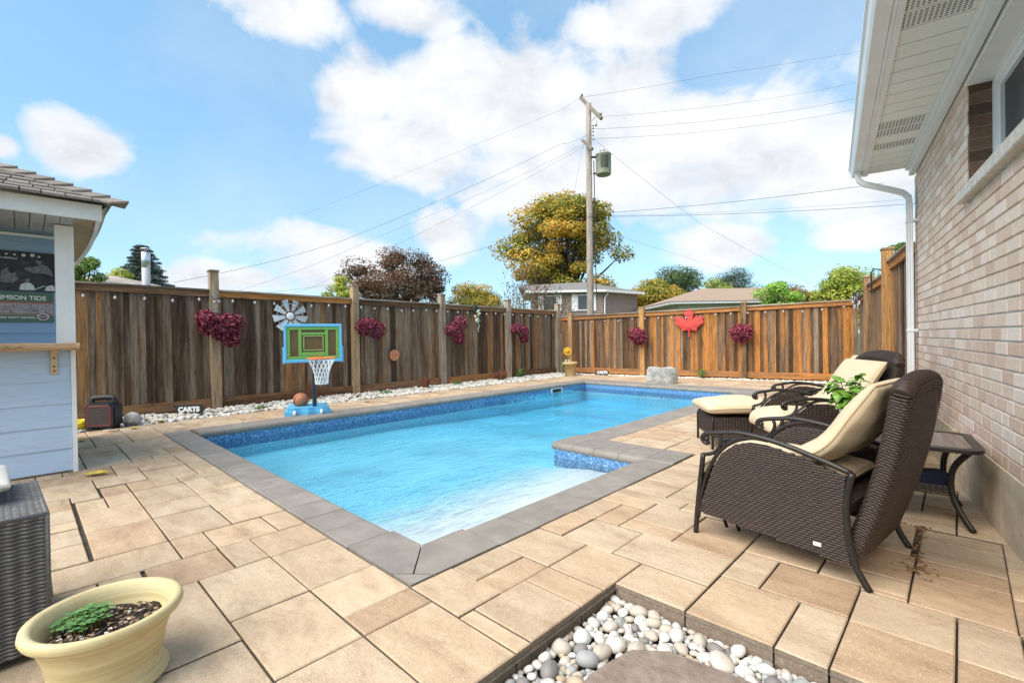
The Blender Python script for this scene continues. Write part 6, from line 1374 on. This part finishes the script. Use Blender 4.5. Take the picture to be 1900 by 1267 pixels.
# brown roofed house
bh = empty('brown_roof_house', (0, 0, 0)); hc = at(1380, 640, 25); bh.location = (hc.x, hc.y, 0); bh.rotation_euler = (0, 0, YAW); tag(bh, 'low house with tan brown shingle roof behind the far fence', 'house')
MB().prism([(-3.3, .4), (5.2, .4), (5.2, 6), (-3.3, 6)], 0, 2.85).build('wall', mat('cream_wall', (.55, .52, .46), .8), bh)
MB().prism([(-3.9, -.1), (6, -.1), (6, 7), (-3.9, 7)], 2.86, 2.98).build('eaves', M_['white_metal'], bh)
rb = MB(); rb.add([(-3.95, -.15, 2.985), (6.1, -.15, 2.985), (6.1, 7.1, 2.985), (-3.95, 7.1, 2.985), (-.9, 3.4, 3.98), (3.6, 3.4, 3.98)], [(0, 1, 5, 4), (1, 2, 5), (2, 3, 4, 5), (3, 0, 4)]); rb.build('roof', mat('tan_shingle', (.33, .235, .17), .95, vary=.16, nscale=30, stretch=(1, 1, 3)), bh)
# neighbour roof and chimney pipe on the left
lr = empty('shingle_roof_house', (0, 0, 0)); hc = at(140, 640, 15); lr.location = (hc.x, hc.y, 0); lr.rotation_euler = (0, 0, YAW); tag(lr, 'neighbour house with weathered grey shingle roof just above the left fence', 'house')
MB().prism([(-4, .3), (2.1, .3), (2.1, 5), (-4, 5)], 0, 2.55).build('wall', sid, lr)
rl = MB(); rl.add([(-4.5, -.2, 2.60), (3.4, -.2, 2.60), (3.4, 5.4, 2.60), (-4.5, 5.4, 2.60), (-2.2, 2.6, 3.75), (-.9, 2.6, 3.75)], [(0, 1, 5, 4), (1, 2, 5), (2, 3, 4, 5), (3, 0, 4)]); rl.add([(-4.5, -.2, 2.5), (3.4, -.2, 2.5), (3.4, 5.4, 2.5), (-4.5, 5.4, 2.5)], [(3, 2, 1, 0)]); rl.build('roof', mat('weathered_shingle', (.33, .29, .25), .95, vary=.25, nscale=14, stretch=(1, 1, 6)), lr)
cpq = at(274, 640, 15); ch = empty('chimney_pipe', (cpq.x, cpq.y, 0)); tag(ch, 'shiny galvanised metal chimney pipe in front of the spruce', 'chimney'); zt = at(274, 468, 15).z
MB().tube([(0, 0, 1.8), (0, 0, at(274, 497, 15).z)], .115, 16).build('lower_pipe', mat('dull_grey_pipe', (.42, .42, .43), .6), ch, True); MB().tube([(0, 0, at(274, 497, 15).z + .002), (0, 0, zt)], .118, 16).build('upper_pipe', mat('bright_steel_pipe', (.62, .68, .74), .25, .7), ch, True)
MB().lathe([(.001, zt + .15), (.14, zt + .11), (.14, zt + .09), (.001, zt + .09)], 16).build('rain_cap', gv, ch, True); MB().tube([(.09, 0, zt - .01), (.09, 0, zt + .1)], .01, 5).tube([(-.09, 0, zt - .01), (-.09, 0, zt + .1)], .01, 5).build('cap_stay', gv, ch)
# utility pole
D = 21.0
up_ = empty('utility_pole', at(1096, 640, D).xy.to_3d()); tag(up_, 'tall grey wooden utility pole with crossarms and transformer', 'utility pole'); o = Vector(up_.location)
pw = wood('pole_wood', (.27, .235, .20), (.20, .17, .145), (.28, .235, .19), .2)
tp = at(1092, 193, D) - o; tp.x *= 1; MB().tube([(0, 0, -.2), (0, 0, 1.0), tp], [.165, .16, .115], 14).build('pole', pw, up_, True)
def dv(px, py, d=D): return at(px, py, d) - o
cadir = (R0 * .80 - F0 * .60)       # crossarm heads nearer to the right
def arm(c, l0, l1, nm='crossarm'): 
    M = frame(c, cadir); MB().cbox(-l0, l1, -.055, .055, -.06, .06, .01, M).build(nm, pw, up_); return M
ca = dv(1096, 205) - F0 * .17
Mx = frame(ca, (dv(1118, 226, D - .8) - dv(1077, 184, D + .8))); MB().cbox(-1.25, 1.1, -.06, .06, -.065, .065, .01, Mx).build('crossarm', pw, up_)
My = frame(dv(1089, 272) - F0 * .17, (dv(1108, 290, D - .5) - dv(1080, 264, D + .3))); MB().cbox(-.45, .42, -.06, .06, -.06, .06, .01, My).build('crossarm', pw, up_)
ins = mat('porcelain_insulator', (.30, .27, .25), .3); tops = []
for k, x in enumerate((-1.15, .98)): q = Mx @ Vector((x, 0, .065)); tops.append(o + q + Vector((0, 0, .14))); MB().lathe([(.02, 0), (.02, .05), (.06, .06), (.05, .09), (.055, .10), (.03, .14), (.001, .145)], 10, Matrix.Translation(q)).build('insulator', ins, up_, True)
MB().tube([dv(1097, 228) - F0 * .14, dv(1110, 215) - F0 * .3], .012, 5).build('arm_brace', M_['wire'], up_); MB().lathe([(.001, 0), (.06, 0), (.07, .08), (.05, .22), (.03, .30), (.001, .3)], 10, Matrix.Translation(dv(1104, 238) - F0 * .2)).build('cutout_fuse', M_['white_metal'], up_, True)
tfc = dv(1119, 327) - F0 * .12; tr_ = mat('sage_green_transformer', (.34, .355, .27), .5, vary=.12, nscale=6); tf = MB().lathe([(.001, 0), (.30, 0), (.325, .03), (.335, .06), (.335, .86), (.35, .87), (.35, .91), (.31, .95), (.1, 1.0), (.001, 1.0)], 24, Matrix.Translation(tfc)).build('transformer', tr_, up_, True)
for k in range(7): a = -.5 + k * .14; dr = (-F0 * math.cos(a) + R0 * math.sin(a)) ; MB().box(-.012, .012, 0, .06, .26, .80, frame(tfc + dr * .33, Vector((dr.y, -dr.x, 0)))).build('cooling_fin', mat('fin_dark_green', (.10, .115, .09), .5) if k == 0 else bpy.data.materials['fin_dark_green'], tf)
for k, (x, y) in enumerate(((-.12, 0), (.14, -.05), (.0, .12))): MB().lathe([(.04, 0), (.03, .04), (.045, .05), (.03, .09), (.045, .10), (.02, .16), (.001, .17)], 8, Matrix.Translation(tfc + R0 * x - F0 * y + Vector((0, 0, .96)))).build('bushing', ins, tf, True)
MB().box(-.30, .02, -.05, .05, -.03, .03, frame(tfc + Vector((0, 0, .80)) - R0 * .25, R0)).build('hanger_bracket', M_['wire'], up_); MB().box(-.24, .02, -.05, .05, -.03, .03, frame(tfc + Vector((0, 0, .08)) - R0 * .22, R0)).build('hanger_bracket', mat('rusty_steel', (.20, .09, .05), .8), up_)
sp_ = MB()
for k, py in enumerate((210, 236, 241, 247, 254, 261)): sp_.ball(dv(1097, py) + R0 * .06 - F0 * .13, .045, 7, 5)
sp_.build('spool_insulators', ins, up_); MB().tube([dv(1101, 300) - F0 * .10, dv(1102, 340) - F0 * .1, dv(1104, 470) - F0 * .12, dv(1106, 560) - F0 * .13], .02, 6).build('riser_cable', M_['wire'], up_)
# overhead wires: from the pole off to the left and the right
wires = []
def wire(label, pts, sag=.25, r_=.012, nm='power_line'):
    mb = MB(); pts = [Vector(p) for p in pts]; q = []
    for a, b in zip(pts[:-1], pts[1:]):
        for i in range(17): t = i / 16; p = a.lerp(b, t); p.z -= sag * 4 * t * (1 - t); q.append(p)
    oo = q[0]; mb.tube([p - oo for p in q], r_ * .48, 5); ob = mb.build(nm, M_['wire'], loc=oo); tag(ob, label, 'cable', 'overhead wires')
pA = lambda px, py, d=D - .15: at(px, py, d)
wire('upper wire from the pole top towards the roof at right', [pA(1078, 181, D + .8), pA(1330, 138, 24), pA(1640, 88, 29)], .05, .011)
wire('left wire running down from the pole top', [pA(1078, 181, D + .8), pA(1040, 205, 22), pA(560, 400, 30)], .0, .008)
wire('wire from the crossarm end to the right, second from top', [pA(1118, 217, D - .8), pA(1640, 142, 27)], .3, .010)
wire('wire to the right just above the transformer, upper of two', [pA(1097, 240), pA(1640, 172, 26)], .35, .012)
wire('wire to the right just above the transformer, lower of two', [pA(1097, 258), pA(1640, 192, 26)], .35, .012)
wire('topmost black wire sloping down left from the pole to the fence post', [pA(1097, 246), pA(1040, 268, 20.5), pA(640, 445, 16), pA(322, 524, 13)], .10, .011)
wire('middle wire sloping down left from the pole', [pA(1097, 262), pA(700, 440, 19), pA(440, 540, 18)], .12, .008)
wire('lowest wire of three sloping down left from the pole', [pA(1085, 272), pA(640, 500, 19), pA(540, 545, 18)], .12, .008)
wire('thick cable from mid pole to the right roof edge, upper one', [pA(1094, 397), pA(1640, 340, 18)], .12, .017)
wire('thick cable from mid pole to the right roof edge, lower one', [pA(1094, 402), pA(1700, 378, 18)], .12, .017)
wire('thin cable from mid pole to the right between the thick ones', [pA(1094, 401), pA(1700, 368, 19)], .14, .009)
wire('cable from mid pole down left behind the maple leaves', [pA(1094, 402), pA(950, 445, 24), pA(700, 515, 28), pA(480, 545, 30)], .05, .016)
wire('thin service wire falling from the transformer down to the right', [pA(1100, 257), pA(1300, 415, 23), pA(1510, 528, 26)], .05, .011)
wire('faint cable from behind the pole down right to the brown roof', [pA(1094, 420, 22), pA(1350, 500, 26)], .05, .009)
wire('guy wire hanging down left of the pole', [pA(1082, 268, 21), pA(1068, 345, 21), pA(1062, 380, 21)], .0, .009)
